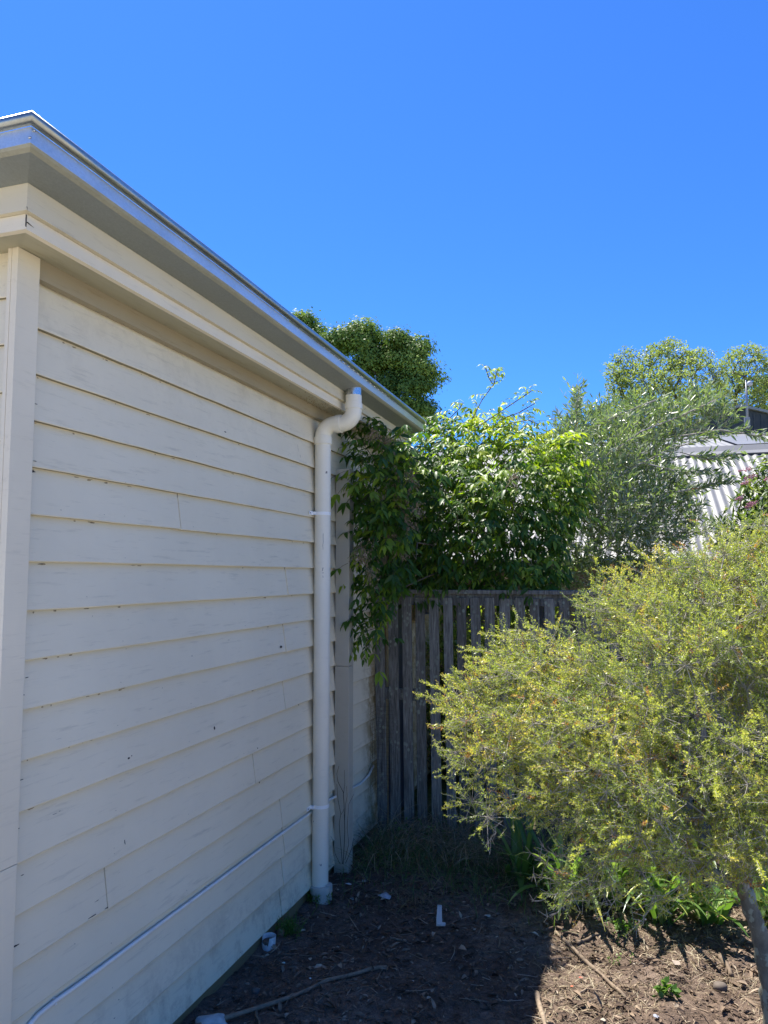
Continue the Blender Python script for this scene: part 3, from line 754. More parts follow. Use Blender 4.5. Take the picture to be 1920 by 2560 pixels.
big('twigs', np.vstack([V1, V2]), np.vstack([F1, F2+len(V1)]), M_btwig, shrub)
nl = 26
uu = np.tile(np.linspace(0.02, 1.0, nl), len(base)); b_ = np.repeat(base, nl, 0); d_ = np.repeat(dirn, nl, 0); L_ = np.repeat(Ls, nl)
pos = b_+d_*(L_*uu)[:, None]
side = nrm(np.cross(d_, rdir(len(d_))))
ld_ = nrm(d_*rng.uniform(.35, .9, len(d_))[:, None]+side)
ln = rng.uniform(0.0085, 0.016, len(d_))*(1-0.25*uu); 
V, F = rhomb(pos, ld_, rdir(len(d_)), ln, ln*rng.uniform(.22, .38, len(d_)))
# tone: each sprig has its own colour, tips of sprigs younger and yellower
st0 = np.clip(rng.normal(.42, .17, nc)[:, None]+rng.normal(0, .10, (nc, per)), 0, .9).ravel()
st = np.repeat(np.concatenate([st0, np.full(len(base)-len(st0), .6)]), nl)
tone = np.clip(st+0.22*(uu-.5)+rng.normal(0, .08, len(st)), 0, .93); red = np.repeat(rng.random(len(base)) < .035, nl); tone[red] = rng.uniform(.93, 1, red.sum())
big('foliage', V, F, M_bush, shrub, tone=tone)
g = G()
for (a, b, c_, d__) in ((1420,2200,1333,2130),(1430,2215,1335,2180),(1440,2230,1330,2245),(1450,2240,1375,2290),(1400,2180,1350,2150),(1430,2150,1360,2120),(1560,2230,1500,2290),(1640,2240,1600,2320),(1250,2050,1225,2110),(1500,2200,1400,2235)):
    A = unproj(a, b, 1, 2.85); B = unproj(c_, d__, 1, 2.72); q = [A+(B-A)*u+rng.normal(size=3)*.005 for u in np.linspace(0, 1, 6)]
    g.tube(q, np.linspace(.0030, .0010, 6), 4)
    for k in range(1, 6):
        for _ in range(3):
            e = q[k]+nrm(nrm(B-A)*.8+rdir(1)[0])*rng.uniform(.02, .05); g.tube([q[k], e], [.0012, .0006], 3)
g.mesh('dead_twigs', M_btwig, shrub)['kind'] = 'stuff'
# grey seed capsules on the older wood
g = G(); Pb = base[rng.choice(len(base), 420, False)]+rng.normal(size=(420, 3))*.004
for p in Pb:
    r0 = rng.uniform(.0022, .0036); g.tube([p-[0, 0, r0], p-[0, 0, r0*.5], p+[0, 0, r0*.5], p+[0, 0, r0]], [r0*.4, r0, r0, r0*.4], 6)
o = g.mesh('seed_capsules', M_btwig, shrub, smooth=True); o['kind'] = 'stuff'

# ------------------------------------------------------------------ climber on the fence and eave
vine = empty('climbing_vine', (-0.95, 5.3, 0))
tag(vine, 'big glossy green climber with drooping compound leaves sprawling over the fence under the gutter end', 'climbing plant')
M_vine = mat_leaf('climber_leaf', [(0.0, (0.035, 0.085, 0.018)), (0.35, (0.065, 0.14, 0.022)), (0.65, (0.24, 0.34, 0.035)), (1.0, (0.48, 0.52, 0.06))], rough=0.42, trans=0.45, tcol=(1.6, 1.7, 0.4), spec=0.35)
M_vstem = mat_bark('climber_stem_bark', (0.07, 0.055, 0.04), (0.16, 0.13, 0.09))
VA = [(852,1085),(838,1180),(848,1235),(870,1290),(880,1380),(900,1470),(888,1560),(905,1610),(940,1620),(968,1560),(985,1490),(1020,1460),(1050,1300),(1060,1140),(1000,1075),(930,1062)]
VB = [(1000,1080),(1060,1066),(1085,1050),(1130,1052),(1180,1046),(1230,1040),(1290,1075),(1340,1095),(1400,1092),(1440,1120),(1440,1250),(1400,1350),(1370,1478),(960,1482),(985,1400),(960,1250)]
pA = blob_points(VA, 4.42, 0.24, 520, dmin=0.03, slope=.8); pA = pA[pA[:, 0] > -1.60]; pA = pA[~((np.abs(pA[:, 1]-3.95) < .16))]
pB = blob_points(VB, 5.45, 0.60, 2500, dmin=0.04, slope=1.0, skin=.3, tilt=.5, zref=2.2); pB = pB[(pB[:, 0] > -1.6) | (pB[:, 2] > 2.95)]
pB = pB[~((np.abs(pB[:, 1]-5.03) < .12) & (pB[:, 2] < 1.72))]; pB[:, 2] = np.maximum(pB[:, 2], 1.60+rng.random(len(pB))*.1)
# upright sprays above the mass
sprays = [[(1180,1050),(1205,1000),(1235,960),(1243,925)], [(1190,1070),(1265,1020),(1310,990),(1332,975)], [(1232,960),(1222,945),(1212,953-40)], [(1120,1050),(1150,1020),(1158,1008)], [(1250,1050),(1300,1030),(1338,1008)], [(1270,1060),(1320,1050),(1345,1060)], [(1000,1085),(1012,1075),(1006,1070)]]
sp3 = []
for s_ in sprays:
    yy = 5.35 if s_[0][0] > 1050 else 4.75
    sp3.append(np.array([unproj(a, b, 1, yy) for a, b in s_]))
def compound(base, d, s, nleaf=7, tone0=.5):
    """one pinnate leaf: rachis and drooping leaflets"""
    d = d/np.linalg.norm(d); L = 0.15*s
    k = (nleaf-1)//2; P, D, T = [], [], []
    side = np.cross(d, [0, 0, 1.0]); side /= np.linalg.norm(side)+1e-9
    rach = [base+d*L*u+np.array([0, 0, -0.35*L*u*u]) for u in np.linspace(0, 1, 5)]
    for i in range(k):
        u = 0.35+0.6*i/max(1, k-1)*.95; p = base+d*L*u+np.array([0, 0, -0.35*L*u*u])
        for sg in (-1, 1):
            P.append(p); D.append(side*sg*.9+d*.55+np.array([0, 0, -.55-.35*rng.random()])+rng.normal(size=3)*.12)
    P.append(rach[-1]); D.append(d*.8+np.array([0, 0, -.8])+rng.normal(size=3)*.1)
    return rach, P, D
def leaf_mass(points, cen, name, mat, parent, size=(0.55, 1.25), tones=None, bright=None):
    LP, LD, LL, LT, S0, S1 = [], [], [], [], [], []
    for q, p in enumerate(points):
        d = nrm((p-cen)*np.array([1, 1.4, .7]))*.7+rng.normal(size=3)*.5+np.array([0, -.15, .15]); s = rng.uniform(*size)
        rach, P, D = compound(p, d, s, 5 if rng.random() < .4 else 7)
        t0 = float(tones[q])
        LP += P; LD += D; LL += [0.066*s*rng.uniform(.75, 1.15) for _ in P]; LT += [np.clip(t0+rng.normal()*.05, 0, 1) for _ in P]
        S0 += rach[:-1]; S1 += rach[1:]
    LP = np.array(LP); LD = np.array(LD); LL = np.array(LL)
    V, F, k = fold_leaf(LP, LD, nrm(np.array([[0, -.35, 1.0]])+rng.normal(size=(len(LP), 3))*.35), LL, LL*.40)
    big(name, V, F, mat, parent, tone=np.repeat(LT, 8), smooth=True)
    return np.array(S0), np.array(S1)
sprp = []
for s_ in sp3:
    m_ = max(4, int(len(s_)*3)); tt = np.linspace(0.25, len(s_)-1, m_)
    sprp.append(np.stack([np.interp(tt, range(len(s_)), s_[:, k]) for k in range(3)], 1)+rng.normal(size=(m_, 3))*.012)
sprp = np.vstack(sprp)
allp = np.vstack([pA, pB])
lit_top = np.clip((allp[:, 2]-2.15)/0.7, 0, 1)*np.clip((allp[:, 0]+1.35)/.2, 0, 1)*.7  # sunlight on the upper growth put into the leaf tone, none beside the house
tn = np.clip(rng.beta(2, 2.8, len(allp))*.8+lit_top*rng.random(len(allp)), 0, 1)
a0, a1 = leaf_mass(allp, np.array([-0.95, 5.6, 2.2]), 'foliage', M_vine, vine, tones=tn)
b0, b1 = leaf_mass(sprp, np.array([-0.95, 5.4, 2.6]), 'young_foliage', M_vine, vine, size=(.4, .75), tones=rng.uniform(.6, 1, len(sprp)))
cv = thin(np.vstack([pA, pB])[rng.permutation(len(pA)+len(pB))], .2, 260)
P, pa, ii, r = grow(cv, [(-1.0, 5.35, -.05), (-1.02, 5.4, .8), (-.98, 5.45, 1.7)], r_tip=.0022, wob=.1)
V, F = seg_tubes(P[pa], P[ii], np.minimum(r[pa], .03), np.minimum(r[ii], .03), 5)
V2, F2 = seg_tubes(np.vstack([a0, b0]), np.vstack([a1, b1]), .0013, .0011, 3)
g0 = [s_ for s_ in sp3]; A = np.vstack([s_[:-1] for s_ in g0]); B = np.vstack([s_[1:] for s_ in g0]); V3, F3 = seg_tubes(A, B, .0042, .003, 5)
big('stems', np.vstack([V, V2, V3]), np.vstack([F, F2+len(V), F3+len(V)+len(V2)]), M_vstem, vine)
M_head = mat_simple('spent_flower_heads', (0.25, 0.19, 0.12), .9, .3, 80)
hp = [(985,1205),(1000,1245),(1020,1310),(975,1340),(930,1080),(960,1110),(1030,1200),(905,1370),(900,1395),(925,1430),(1010,1280),(1040,1270),(1275,1200),(1000,1375)]
for k, (a, b) in enumerate(hp):
    c0 = unproj(a, b, 1, 4.12 if a < 960 else 4.32); g = G()
    if c0[0] < -1.58: c0 = unproj(a, b, 0, -1.56)
    for _ in range(16):
        d = nrm(rdir(1)[0]+np.array([.2, -.3, -.2])); L = rng.uniform(.03, .075); m_ = c0+d*L*.5+rng.normal(size=3)*.006; e = c0+d*L
        g.tube([c0, m_, e], [.0012, .0009, .0006], 3, False)
        for __ in range(3):
            f_ = e+rng.normal(size=3)*.009; g.tube([m_, f_], .0005, 3, False); g.tube([f_, f_+[0, 0, -.004], f_+[0, 0, -.009]], [.0012, .0026, .0008], 4)
    g.mesh('spent_flower_head', M_head, vine)

# ------------------------------------------------------------------ olive tree
olive = empty('olive_tree', (-0.25, 6.3, 0))
tag(olive, 'bushy olive tree with narrow silvery grey-green leaves in front of the corrugated roof', 'tree')
M_olive = mat_leaf('olive_leaf', [(0.0, (0.11, 0.16, 0.055)), (0.5, (0.19, 0.25, 0.09)), (0.85, (0.30, 0.36, 0.15)), (0.985, (0.42, 0.46, 0.26)), (1.0, (0.45, 0.22, 0.06))], rough=0.32, trans=0.36, back=(0.36, 0.39, 0.26), tcol=(1.3, 1.5, .6), spec=.6)
M_obark = mat_bark('olive_bark', (0.22, 0.20, 0.17), (0.46, 0.42, 0.36))
OL = [(1370,1110),(1395,1060),(1420,1045),(1445,985),(1465,1040),(1530,1015),(1600,1010),(1670,1020),(1760,985),(1795,990),(1780,1030),(1830,1040),(1810,1075),(1760,1085),(1720,1100),(1680,1120),(1665,1150),(1675,1180),(1700,1210),(1725,1250),(1750,1300),(1715,1345),(1640,1420),(1570,1450),(1500,1475),(1370,1475),(1390,1350),(1350,1250),(1330,1150)]
pO = blob_points(OL, 6.35, .55, 2200, dmin=.04, slope=1.0, tilt=.6, zref=2.4, skin=.3)
pO = pO[pO[:, 2] > 1.2]
arch = [[(1500,1150),(1600,1080),(1700,1040),(1790,1000)], [(1480,1250),(1560,1180),(1680,1120),(1760,1100)], [(1430,1130),(1440,1050),(1446,985)], [(1700,1090),(1800,1075),(1870,1085),(1905,1093)], [(1700,1130),(1770,1150),(1800,1135)], [(1620,1160),(1700,1180),(1760,1175)], [(1690,1230),(1750,1220),(1800,1205)], [(1640,1000),(1560,1030),(1500,1060)]]
a3 = [np.array([unproj(a, b, 1, 6.1) for a, b in s_]) for s_ in arch]
ex = []; ed = []
for s_ in a3:
    m_ = 16; tt = np.linspace(.2, len(s_)-1, m_); q = np.stack([np.interp(tt, range(len(s_)), s_[:, k]) for k in range(3)], 1); ex.append(q); ed.append(np.tile(nrm(s_[-1]-s_[0]), (m_, 1)))
P0 = np.vstack([pO]+ex); 
D0 = nrm(nrm((P0-np.array([-.3, 6.3, 1.9]))*np.array([1, .9, 1]))*.6+rdir(len(P0))*.6+np.array([.05, 0, .35])); D0[len(pO):] = nrm(np.vstack(ed)+rdir(len(P0)-len(pO))*.35)
TL = rng.uniform(.08, .19, len(P0)); nl = 9
V2, F2 = seg_tubes(P0, P0+D0*TL[:, None], .0016, .0009, 3)
uu = np.tile(np.linspace(.05, 1, nl), len(P0)); b_ = np.repeat(P0, nl, 0); d_ = np.repeat(D0, nl, 0); pos = b_+d_*(np.repeat(TL, nl)*uu)[:, None]
ld_ = nrm(d_*rng.uniform(.5, 1, len(d_))[:, None]+nrm(np.cross(d_, rdir(len(d_))))*.8); ln = rng.uniform(.042, .074, len(d_))
V, F, k = fold_leaf(pos, ld_, rdir(len(d_)), ln, ln*.24, fold=.12, curve=.06)
tone = np.clip(np.repeat(rng.normal(.45, .2, len(P0)), nl)+rng.normal(0, .1, len(d_)), 0, .98); tone[rng.random(len(tone)) < .003] = 1
big('foliage', V, F, M_olive, olive, tone=np.repeat(tone, 8), smooth=True)
co = thin(pO[rng.permutation(len(pO))], .17, 420)
P, pa, ii, r = grow(co, [(-.28, 6.35, -.05), (-.25, 6.33, .5), (-.22, 6.3, 1.1), (-.2, 6.3, 1.6)], r_tip=.0028, wob=.08, r_pow=.45)
V, F = seg_tubes(P[pa], P[ii], np.minimum(r[pa], .05), np.minimum(r[ii], .05), 5)
A = np.vstack([s_[:-1] for s_ in a3]); B = np.vstack([s_[1:] for s_ in a3]); V3, F3 = seg_tubes(A, B, .006, .0045, 5)
big('trunk', np.vstack([V, V2, V3]), np.vstack([F, F2+len(V), F3+len(V)+len(V2)]), M_obark, olive)

# ------------------------------------------------------------------ pink flowering bush on the right
bud = empty('flowering_bush', (1.15, 5.9, 0))
tag(bud, 'leafy bush with dusty pink flower spikes in front of the corrugated roof', 'bush')
BP = [(1850,1290),(1865,1230),(1885,1195),(1905,1170),(1960,1160),(2050,1200),(2080,1330),(2000,1420),(1880,1400),(1800,1360),(1790,1310)]
pb = blob_points(BP, 5.9, .3, 420, dmin=.04)
db = nrm((pb-np.array([1.3, 6.0, 2.2]))*.8+rdir(len(pb))*.3+np.array([-.05, -.05, .2]))
nl = 7; uu = np.tile(np.linspace(0, 1, nl), len(pb)); b_ = np.repeat(pb, nl, 0); d_ = np.repeat(db, nl, 0)
ld_ = nrm(d_*.6+nrm(np.cross(d_, rdir(len(d_))))); ln = rng.uniform(.05, .09, len(d_))
V, F, k = fold_leaf(b_+d_*(uu*.10)[:, None], ld_, rdir(len(d_))*.4+np.array([0, 0, 1.]), ln, ln*.28)
M_budl = mat_leaf('flowering_bush_leaf', [(0, (.07, .12, .035)), (.6, (.13, .20, .05)), (1, (.26, .32, .07))], trans=.35)
big('foliage', V, F, M_budl, bud, tone=np.repeat(np.clip(np.repeat(rng.normal(.5, .25, len(pb)), nl), 0, 1), 8), smooth=True)
cb = thin(pb, .12, 60); P, pa, ii, r = grow(cb, [(1.25, 5.95, -.05), (1.27, 5.95, 1.0), (1.25, 5.95, 1.8)], r_tip=.003)
V, F = seg_tubes(P[pa], P[ii], r[pa], r[ii], 5); big('stems', V, F, M_obark, bud)
M_pink = mat_simple('dusty_pink_petals', (0.44, 0.20, 0.24), .8, .2, 90)
for (a, b, c_, d__) in ((1845,1178,1878,1172),(1860,1196,1888,1190),(1853,1211,1872,1203),(1868,1262,1895,1254),(1910,1200,1935,1192),(1838,1248,1856,1244),(1862,1268,1884,1262)):
    A = unproj(a, b, 1, 5.6); B = unproj(c_, d__, 1, 5.65); g = G()
    for _ in range(60):
        u = rng.random(); p = A+(B-A)*u+rng.normal(size=3)*.007*(.4+u); s_ = rng.uniform(.003, .005); g.tube([p, p+rdir(1)[0]*s_*1.5], [s_, s_*.4], 4)
    g.mesh('flower_spike', M_pink, bud)

# ------------------------------------------------------------------ trees beyond
def far_tree(name, lobes, Y, depth, label, mat, bark, nclump, leaf, nleaf, csize, trunk_px, group=None, r_tip=.02, billow=False):
    t_ = unproj(trunk_px, 1300, 1, Y)
    root = empty(name, (t_[0], Y, 0)); tag(root, label, 'tree', group)
    cl = []
    for poly, n in lobes: cl.append(blob_points(poly, Y, depth, n, dmin=.3, slope=1.0, skin=.4))
    cl = np.vstack(cl); zmin = cl[:, 2].min()
    n = len(cl)
    pos = np.repeat(cl, nleaf, 0)+rdir(n*nleaf)*(rng.random(n*nleaf)**.5*csize)[:, None]*np.array([1, 1, .62])
    if billow:                     # leaves gathered on the outside of rounded clumps
        dd = rdir(n*nleaf); dd[:, 2] = np.abs(dd[:, 2])*np.where(rng.random(len(dd)) < .8, 1, -.5); cs = np.repeat(rng.uniform(.6, 1.25, n), nleaf)*csize
        pos = np.repeat(cl, nleaf, 0)+rng.normal(size=(len(dd), 3))*.13+dd*(cs*(.55+.5*rng.random(len(dd))))[:, None]*np.array([1, 1, .75])
    ln = rng.uniform(.7, 1.3, len(pos))*leaf
    nn = nrm(dd*1.0+rdir(len(dd))*.45+np.array([0, 0, .25])) if billow else nrm(rdir(len(pos))*.8+np.array([0, 0, .8]))
    V, F = rhomb(pos, np.cross(nn, rdir(len(pos))), nn, ln, ln*.62, .1)
    tone = np.clip(np.repeat(rng.normal(.5, .2, n), nleaf)+rng.normal(0, .12, len(pos)), 0, 1)
    big('crown', V, F, mat, root, tone=tone)
    c2 = thin(cl[rng.permutation(n)], csize*1.3, 420)
    P, pa, ii, r = grow(c2, [(t_[0], Y, -.1), (t_[0]+.1, Y, zmin*.5), (t_[0], Y, max(2.5, zmin*.85))], r_tip=r_tip, r_pow=.45, wob=.06)
    V, F = seg_tubes(P[pa], P[ii], r[pa], r[ii], 6); big('trunk', V, F, bark, root, smooth=True)
M_t1 = mat_leaf('broadleaf_crown', [(0, (.075, .13, .032)), (.6, (.17, .26, .055)), (1, (.32, .41, .09))], trans=.22, spec=.12, rough=.5)
M_t2 = mat_leaf('airy_crown', [(0, (.15, .20, .075)), (.6, (.25, .30, .105)), (1, (.37, .41, .15))], trans=.45, rough=.5)
M_tb = mat_bark('tree_bark', (.035, .032, .026), (.09, .08, .065), sc=6)
LT = [([(822,862),(845,835),(880,832),(885,870),(850,900),(830,900)], 6), ([(885,835),(905,824),(935,832),(945,870),(925,900),(890,880)], 7),
      ([(955,850),(1000,843),(1045,862),(1045,890),(1000,900),(955,890)], 8), ([(900,905),(940,900),(965,925),(950,960),(905,955)], 6), ([(975,900),(1020,895),(1046,915),(1030,940),(985,940)], 4),
      ([(1015,940),(1050,925),(1078,940),(1090,975),(1060,1000),(1020,985)], 8), ([(940,970),(985,955),(1010,985),(985,1010),(950,1005)], 5),
      ([(960,1015),(1010,1000),(1050,1015),(1092,1040),(1060,1060),(1000,1050)], 8), ([(850,950),(930,960),(1040,1060),(1080,1250),(820,1250),(800,1000)], 45)]
far_tree('broadleaf_tree', LT, 30, 1.7, 'tall dense dark green tree with rounded crown rising behind the gutter end', M_t1, M_tb, 0, .125, 1000, .74, 960, 'trees on the skyline', .030, billow=True)
far_tree('broadleaf_tree', [([(740,800),(765,798),(785,815),(808,832),(800,858),(780,860),(740,830)], 26), ([(600,860),(780,870),(830,1250),(560,1250)], 50)], 31, 1.3, 'small tuft of green tree crown showing just above the middle of the gutter', M_t1, M_tb, 0, .12, 260, .42, 700, 'trees on the skyline', .022, billow=True)
far_tree('airy_tree', [([(1485,1100),(1495,1010),(1520,950),(1512,920),(1560,868),(1600,882),(1640,850),(1690,845),(1720,868),(1765,878),(1812,915),(1820,1100)], 1080)], 34, 2.6, 'wide airy light green tree with sky showing through, behind the olive tree', M_t2, M_tb, 0, .10, 24, .27, 1650, 'trees on the skyline', .014)
far_tree('airy_tree', [([(1785,1000),(1800,930),(1815,882),(1850,862),(1885,858),(1915,880),(1930,960),(1920,1100),(1785,1100)], 430)], 36, 2.0, 'airy light green tree top directly behind the aerial mast', M_t2, M_tb, 0, .10, 24, .27, 1850, 'trees on the skyline', .014)
far_tree('airy_tree', [([(1870,1000),(1900,930),(1950,890),(2100,900),(2150,1100),(1840,1100)], 420)], 38, 2.0, 'green tree cut off by the right edge of the photo behind the dark shed', M_t1, M_tb, 0, .11, 40, .32, 2050, 'trees on the skyline', .014)
far_tree('airy_tree', [([(1365,1085),(1400,1060),(1450,1050),(1500,1040),(1500,1120),(1360,1110)], 90)], 40, 1.2, 'low hazy green tree top on the skyline left of the olive tree', M_t2, M_tb, 0, .11, 24, .28, 1430, 'trees on the skyline', .010)

# ------------------------------------------------------------------ neighbouring buildings
nb = empty('neighbour_building', (0.6, 9.8, 0))
tag(nb, 'low building with pale grey corrugated roof and flashing behind the olive tree', 'building')
a = math.atan2(3.20-2.24, 2.0); ca, sa = math.cos(a), math.sin(a)
corr('roof', (-3.2, 9.85, 3.215), np.array([1.0, 0, 0]), np.array([0, -ca, -sa]), 900, 10, 9.0, 3.05, M_roof, nb, amp=.0075, pitch=.086)
corr('roof', (-3.2, 12.6, 3.86), np.array([1.0, 0, 0]), np.array([0, -.978, -.208]), 900, 8, 9.0, 2.72, M_roof, nb, amp=.0075, pitch=.086)
g = G(); g.box((1.05, 10.4, 3.37), (1.06, 10.41, 3.38))
V = []; 
corr('roof_patch', (1.28, 12.5, 3.845), np.array([1.0, 0, 0]), np.array([0, -.978, -.208]), 12, 4, .42, 2.5, M_roof2, nb, amp=.001, pitch=.5).location.z += .014
g = G(); g.prism([(-3.25, 9.72, 3.18), (-3.25, 9.80, 3.225), (-3.25, 9.86, 3.30), (-3.25, 10.02, 3.325), (-3.25, 10.02, 3.31), (-3.25, 9.88, 3.285), (-3.25, 9.82, 3.21), (-3.25, 9.74, 3.165)], (9.1, 0, 0)); g.mesh('flashing', mat_simple('flashing_grey', (.20, .20, .20), .5, .06, 3, .2), nb)
g = G(); g.prism([(-3.25, 12.45, 3.85), (-3.25, 12.62, 3.90), (-3.25, 12.80, 3.86), (-3.25, 12.62, 3.885)], (9.1, 0, 0)); g.mesh('ridge_cap', M_roof, nb)
g = G(); g.box((-3.1, 7.45, -.1), (5.7, 7.53, 1.98)); g.box((-3.1, 7.54, -.1), (-3.0, 12.6, 2.0)); g.mesh('wall', M_brick, nb)
g = G(); g.tube([(-3.2, 7.06, 1.865), (5.8, 7.06, 1.865)], .05, 10); g.mesh('gutter', M_galvd, nb, smooth=True)

shed = empty('dark_shed', (3.4, 16, 0))
tag(shed, 'dark grey metal shed gable above the corrugated roof at the right edge', 'shed')
ap = unproj(1850, 1020, 1, 16); rr_ = unproj(1920, 1036, 1, 16)
sl = (rr_[2]-ap[2])/(rr_[0]-ap[0])
g = G(); g.prism([(ap[0]-1.9, 16, 0), (ap[0]+3.4, 16, 0), (ap[0]+3.4, 16, ap[2]+sl*3.4), (ap[0], 16, ap[2]), (ap[0]-1.9, 16, ap[2]+sl*1.9)], (0, 5, 0)); g.mesh('wall', M_shed, shed)
g = G(); g.prism([(ap[0]-2.0, 15.9, ap[2]+sl*2.0+.01), (ap[0], 15.9, ap[2]+.01), (ap[0]+3.5, 15.9, ap[2]+sl*3.5+.01), (ap[0]+3.5, 15.9, ap[2]+sl*3.5+.06), (ap[0], 15.9, ap[2]+.06), (ap[0]-2.0, 15.9, ap[2]+sl*2.0+.06)], (0, 5.2, 0)); g.mesh('roof', M_galvd, shed)
g = G()
for k in range(40):
    x_ = ap[0]-1.85+k*.13; g.box((x_, 15.985, 0), (x_+.03, 15.999, ap[2]+sl*abs(x_-ap[0])*1.02-.03))
g.mesh('cladding_rib', M_shed, shed)

mast = empty('aerial_mast', (1.80, 12.9, 3.9))
tag(mast, 'slim pale aerial mast with white globe, box and stay wires standing above the corrugated roof', 'aerial')
m0 = unproj(1868, 1066, 1, 12.9); m1 = unproj(1865, 950, 1, 12.9)
M_mast = mat_simple('mast_grey_metal', (.26, .27, .28), .45, .08, 9, .4)
g = G(); g.tube([m0, (m0+m1)/2+[.004, 0, 0], m1], [.020, .018, .013], 10); g.mesh('pole', M_mast, mast, smooth=True)
g = G(); g.box((m0[0]-.045, 12.83, m0[2]-.04), (m0[0]+.035, 12.88, m0[2]+.135)); g.mesh('box', mat_simple('mast_box_grey', (.24, .25, .26), .6), mast, bevel=.004)
bc = unproj(1874, 959, 1, 12.86); g = G(); rr = .043
g.tube([bc+[0, 0, rr*math.sin(t_)] for t_ in np.linspace(-1.5, 1.5, 11)], [rr*math.cos(t_) for t_ in np.linspace(-1.5, 1.5, 11)], 16); g.mesh('globe', mat_simple('globe_white', (.42, .43, .44), .4), mast, smooth=True)
for (a_, b_, c_, d__) in ((1832,930,1868,945),(1862,958,1872,958),(1866,985,1825,1018),(1868,985,1900,1010),(1868,945,1862,940)):
    A = unproj(a_, b_, 1, 12.9); B = unproj(c_, d__, 1, 12.9); g = G(); g.tube([A, B], .007 if b_ < 950 else .004, 5); g.mesh('arm' if b_ < 965 else 'stay_wire', M_wire, mast)

# ------------------------------------------------------------------ strap-leaved clumps
M_strap = mat_leaf('strap_leaf', [(0, (.06, .13, .03)), (.6, (.15, .26, .06)), (.85, (.34, .45, .16)), (1, (.62, .60, .12))], rough=.3, trans=.42, spec=.6)
def strap_clump(cx_, cy_, n, L0, label, seed, lean=(0, 0)):
    rr = np.random.default_rng(seed); z0 = float(ground_h(cx_, cy_)); o_ = empty('strap_leaf_plant', (cx_, cy_, z0))
    tag(o_, label, 'plant', 'strap-leaved plants under the shrub')
    Vs, Fs, Ts = [], [], []; c = 0
    for i in range(n):
        a_ = rr.uniform(0, 2*pi); L = L0*rr.uniform(.6, 1.15); w_ = rr.uniform(.012, .019); m = 12
        el = rr.uniform(.75, 1.45); h = np.array([math.cos(a_)+lean[0], math.sin(a_)+lean[1], 0]); h /= np.linalg.norm(h)
        p = np.array([cx_+rr.normal()*.03, cy_+rr.normal()*.03, z0-.02]); d = h*math.cos(el)+np.array([0, 0, math.sin(el)])
        side = np.cross(h, [0, 0, 1.0]); tn_ = rr.random(); bend = rr.uniform(.08, .24)
        for k in range(m+1):
            u = k/m; ww = w_*min(1, (1-u)*3.2+.03)*(1 if u > .1 else .7)
            Vs += [p-side*ww+np.array([0, 0, .25*ww]), p, p+side*ww+np.array([0, 0, .25*ww])]
            if k < m:
                Fs += [(c+3*k, c+3*k+1, c+3*k+4, c+3*k+3), (c+3*k+1, c+3*k+2, c+3*k+5, c+3*k+4)]; t__ = tn_*.85+(.3 if (u > .8 and tn_ > .6) else 0); Ts += [t__, t__]
            p = p+d*(L/m); d = d+np.array([0, 0, -bend*(.35+u)]); d /= np.linalg.norm(d)
            gz = float(ground_h(p[0], p[1]))+.004
            if p[2] < gz: p[2] = gz; d[2] = max(d[2], 0); d /= np.linalg.norm(d)+1e-9
        c += 3*(m+1)
    big('leaves', np.array(Vs), np.array(Fs), M_strap, o_, tone=np.clip(Ts, 0, 1), smooth=True)
strap_clump(-.62, 4.45, 26, .48, 'dark shaded strap-leaved plant at the left end of its row, beside the dry weeds', 1)
strap_clump(-.36, 4.30, 30, .58, 'strap-leaved plant with one pale yellow-tipped leaf reaching down to the shadow edge', 2, (-.3, -.4))
strap_clump(-.12, 4.35, 30, .58, 'strap-leaved plant behind the small bright green weed, under the shrub', 3)
strap_clump(.10, 4.22, 32, .56, 'strap-leaved plant under the centre of the shrub', 4)
strap_clump(.34, 4.30, 30, .58, 'strap-leaved plant with broad leaves left of the lichened shrub trunk', 5)
strap_clump(.62, 4.35, 20, .50, 'strap-leaved plant behind the lichened shrub trunk', 6)
strap_clump(.05, 4.65, 26, .62, 'tall strap-leaved plant seen through the shrub near the fence', 7)
# the bright leaf that bends to the ground
g = G(); V = []
pth = [unproj(1452, 2085, 1, 4.05), unproj(1425, 2140, 1, 3.98), unproj(1408, 2200, 1, 3.95), unproj(1402, 2250, 1, 3.93), unproj(1396, 2300, 1, 3.90)]
for p, w_ in zip(pth, (.008, .011, .012, .011, .003)): V += [p+[-w_, 0, 0], p+[0, -.004, 0], p+[w_, .003, 0]]
g.add(V, [f for k in range(4) for f in ((3*k, 3*k+1, 3*k+4, 3*k+3), (3*k+1, 3*k+2, 3*k+5, 3*k+4))], .9)
par = [o_ for o_ in bpy.data.objects if o_.name == 'strap_leaf_plant.001'][0]
g.mesh('leaf', M_strap, par, smooth=True, tone=True)

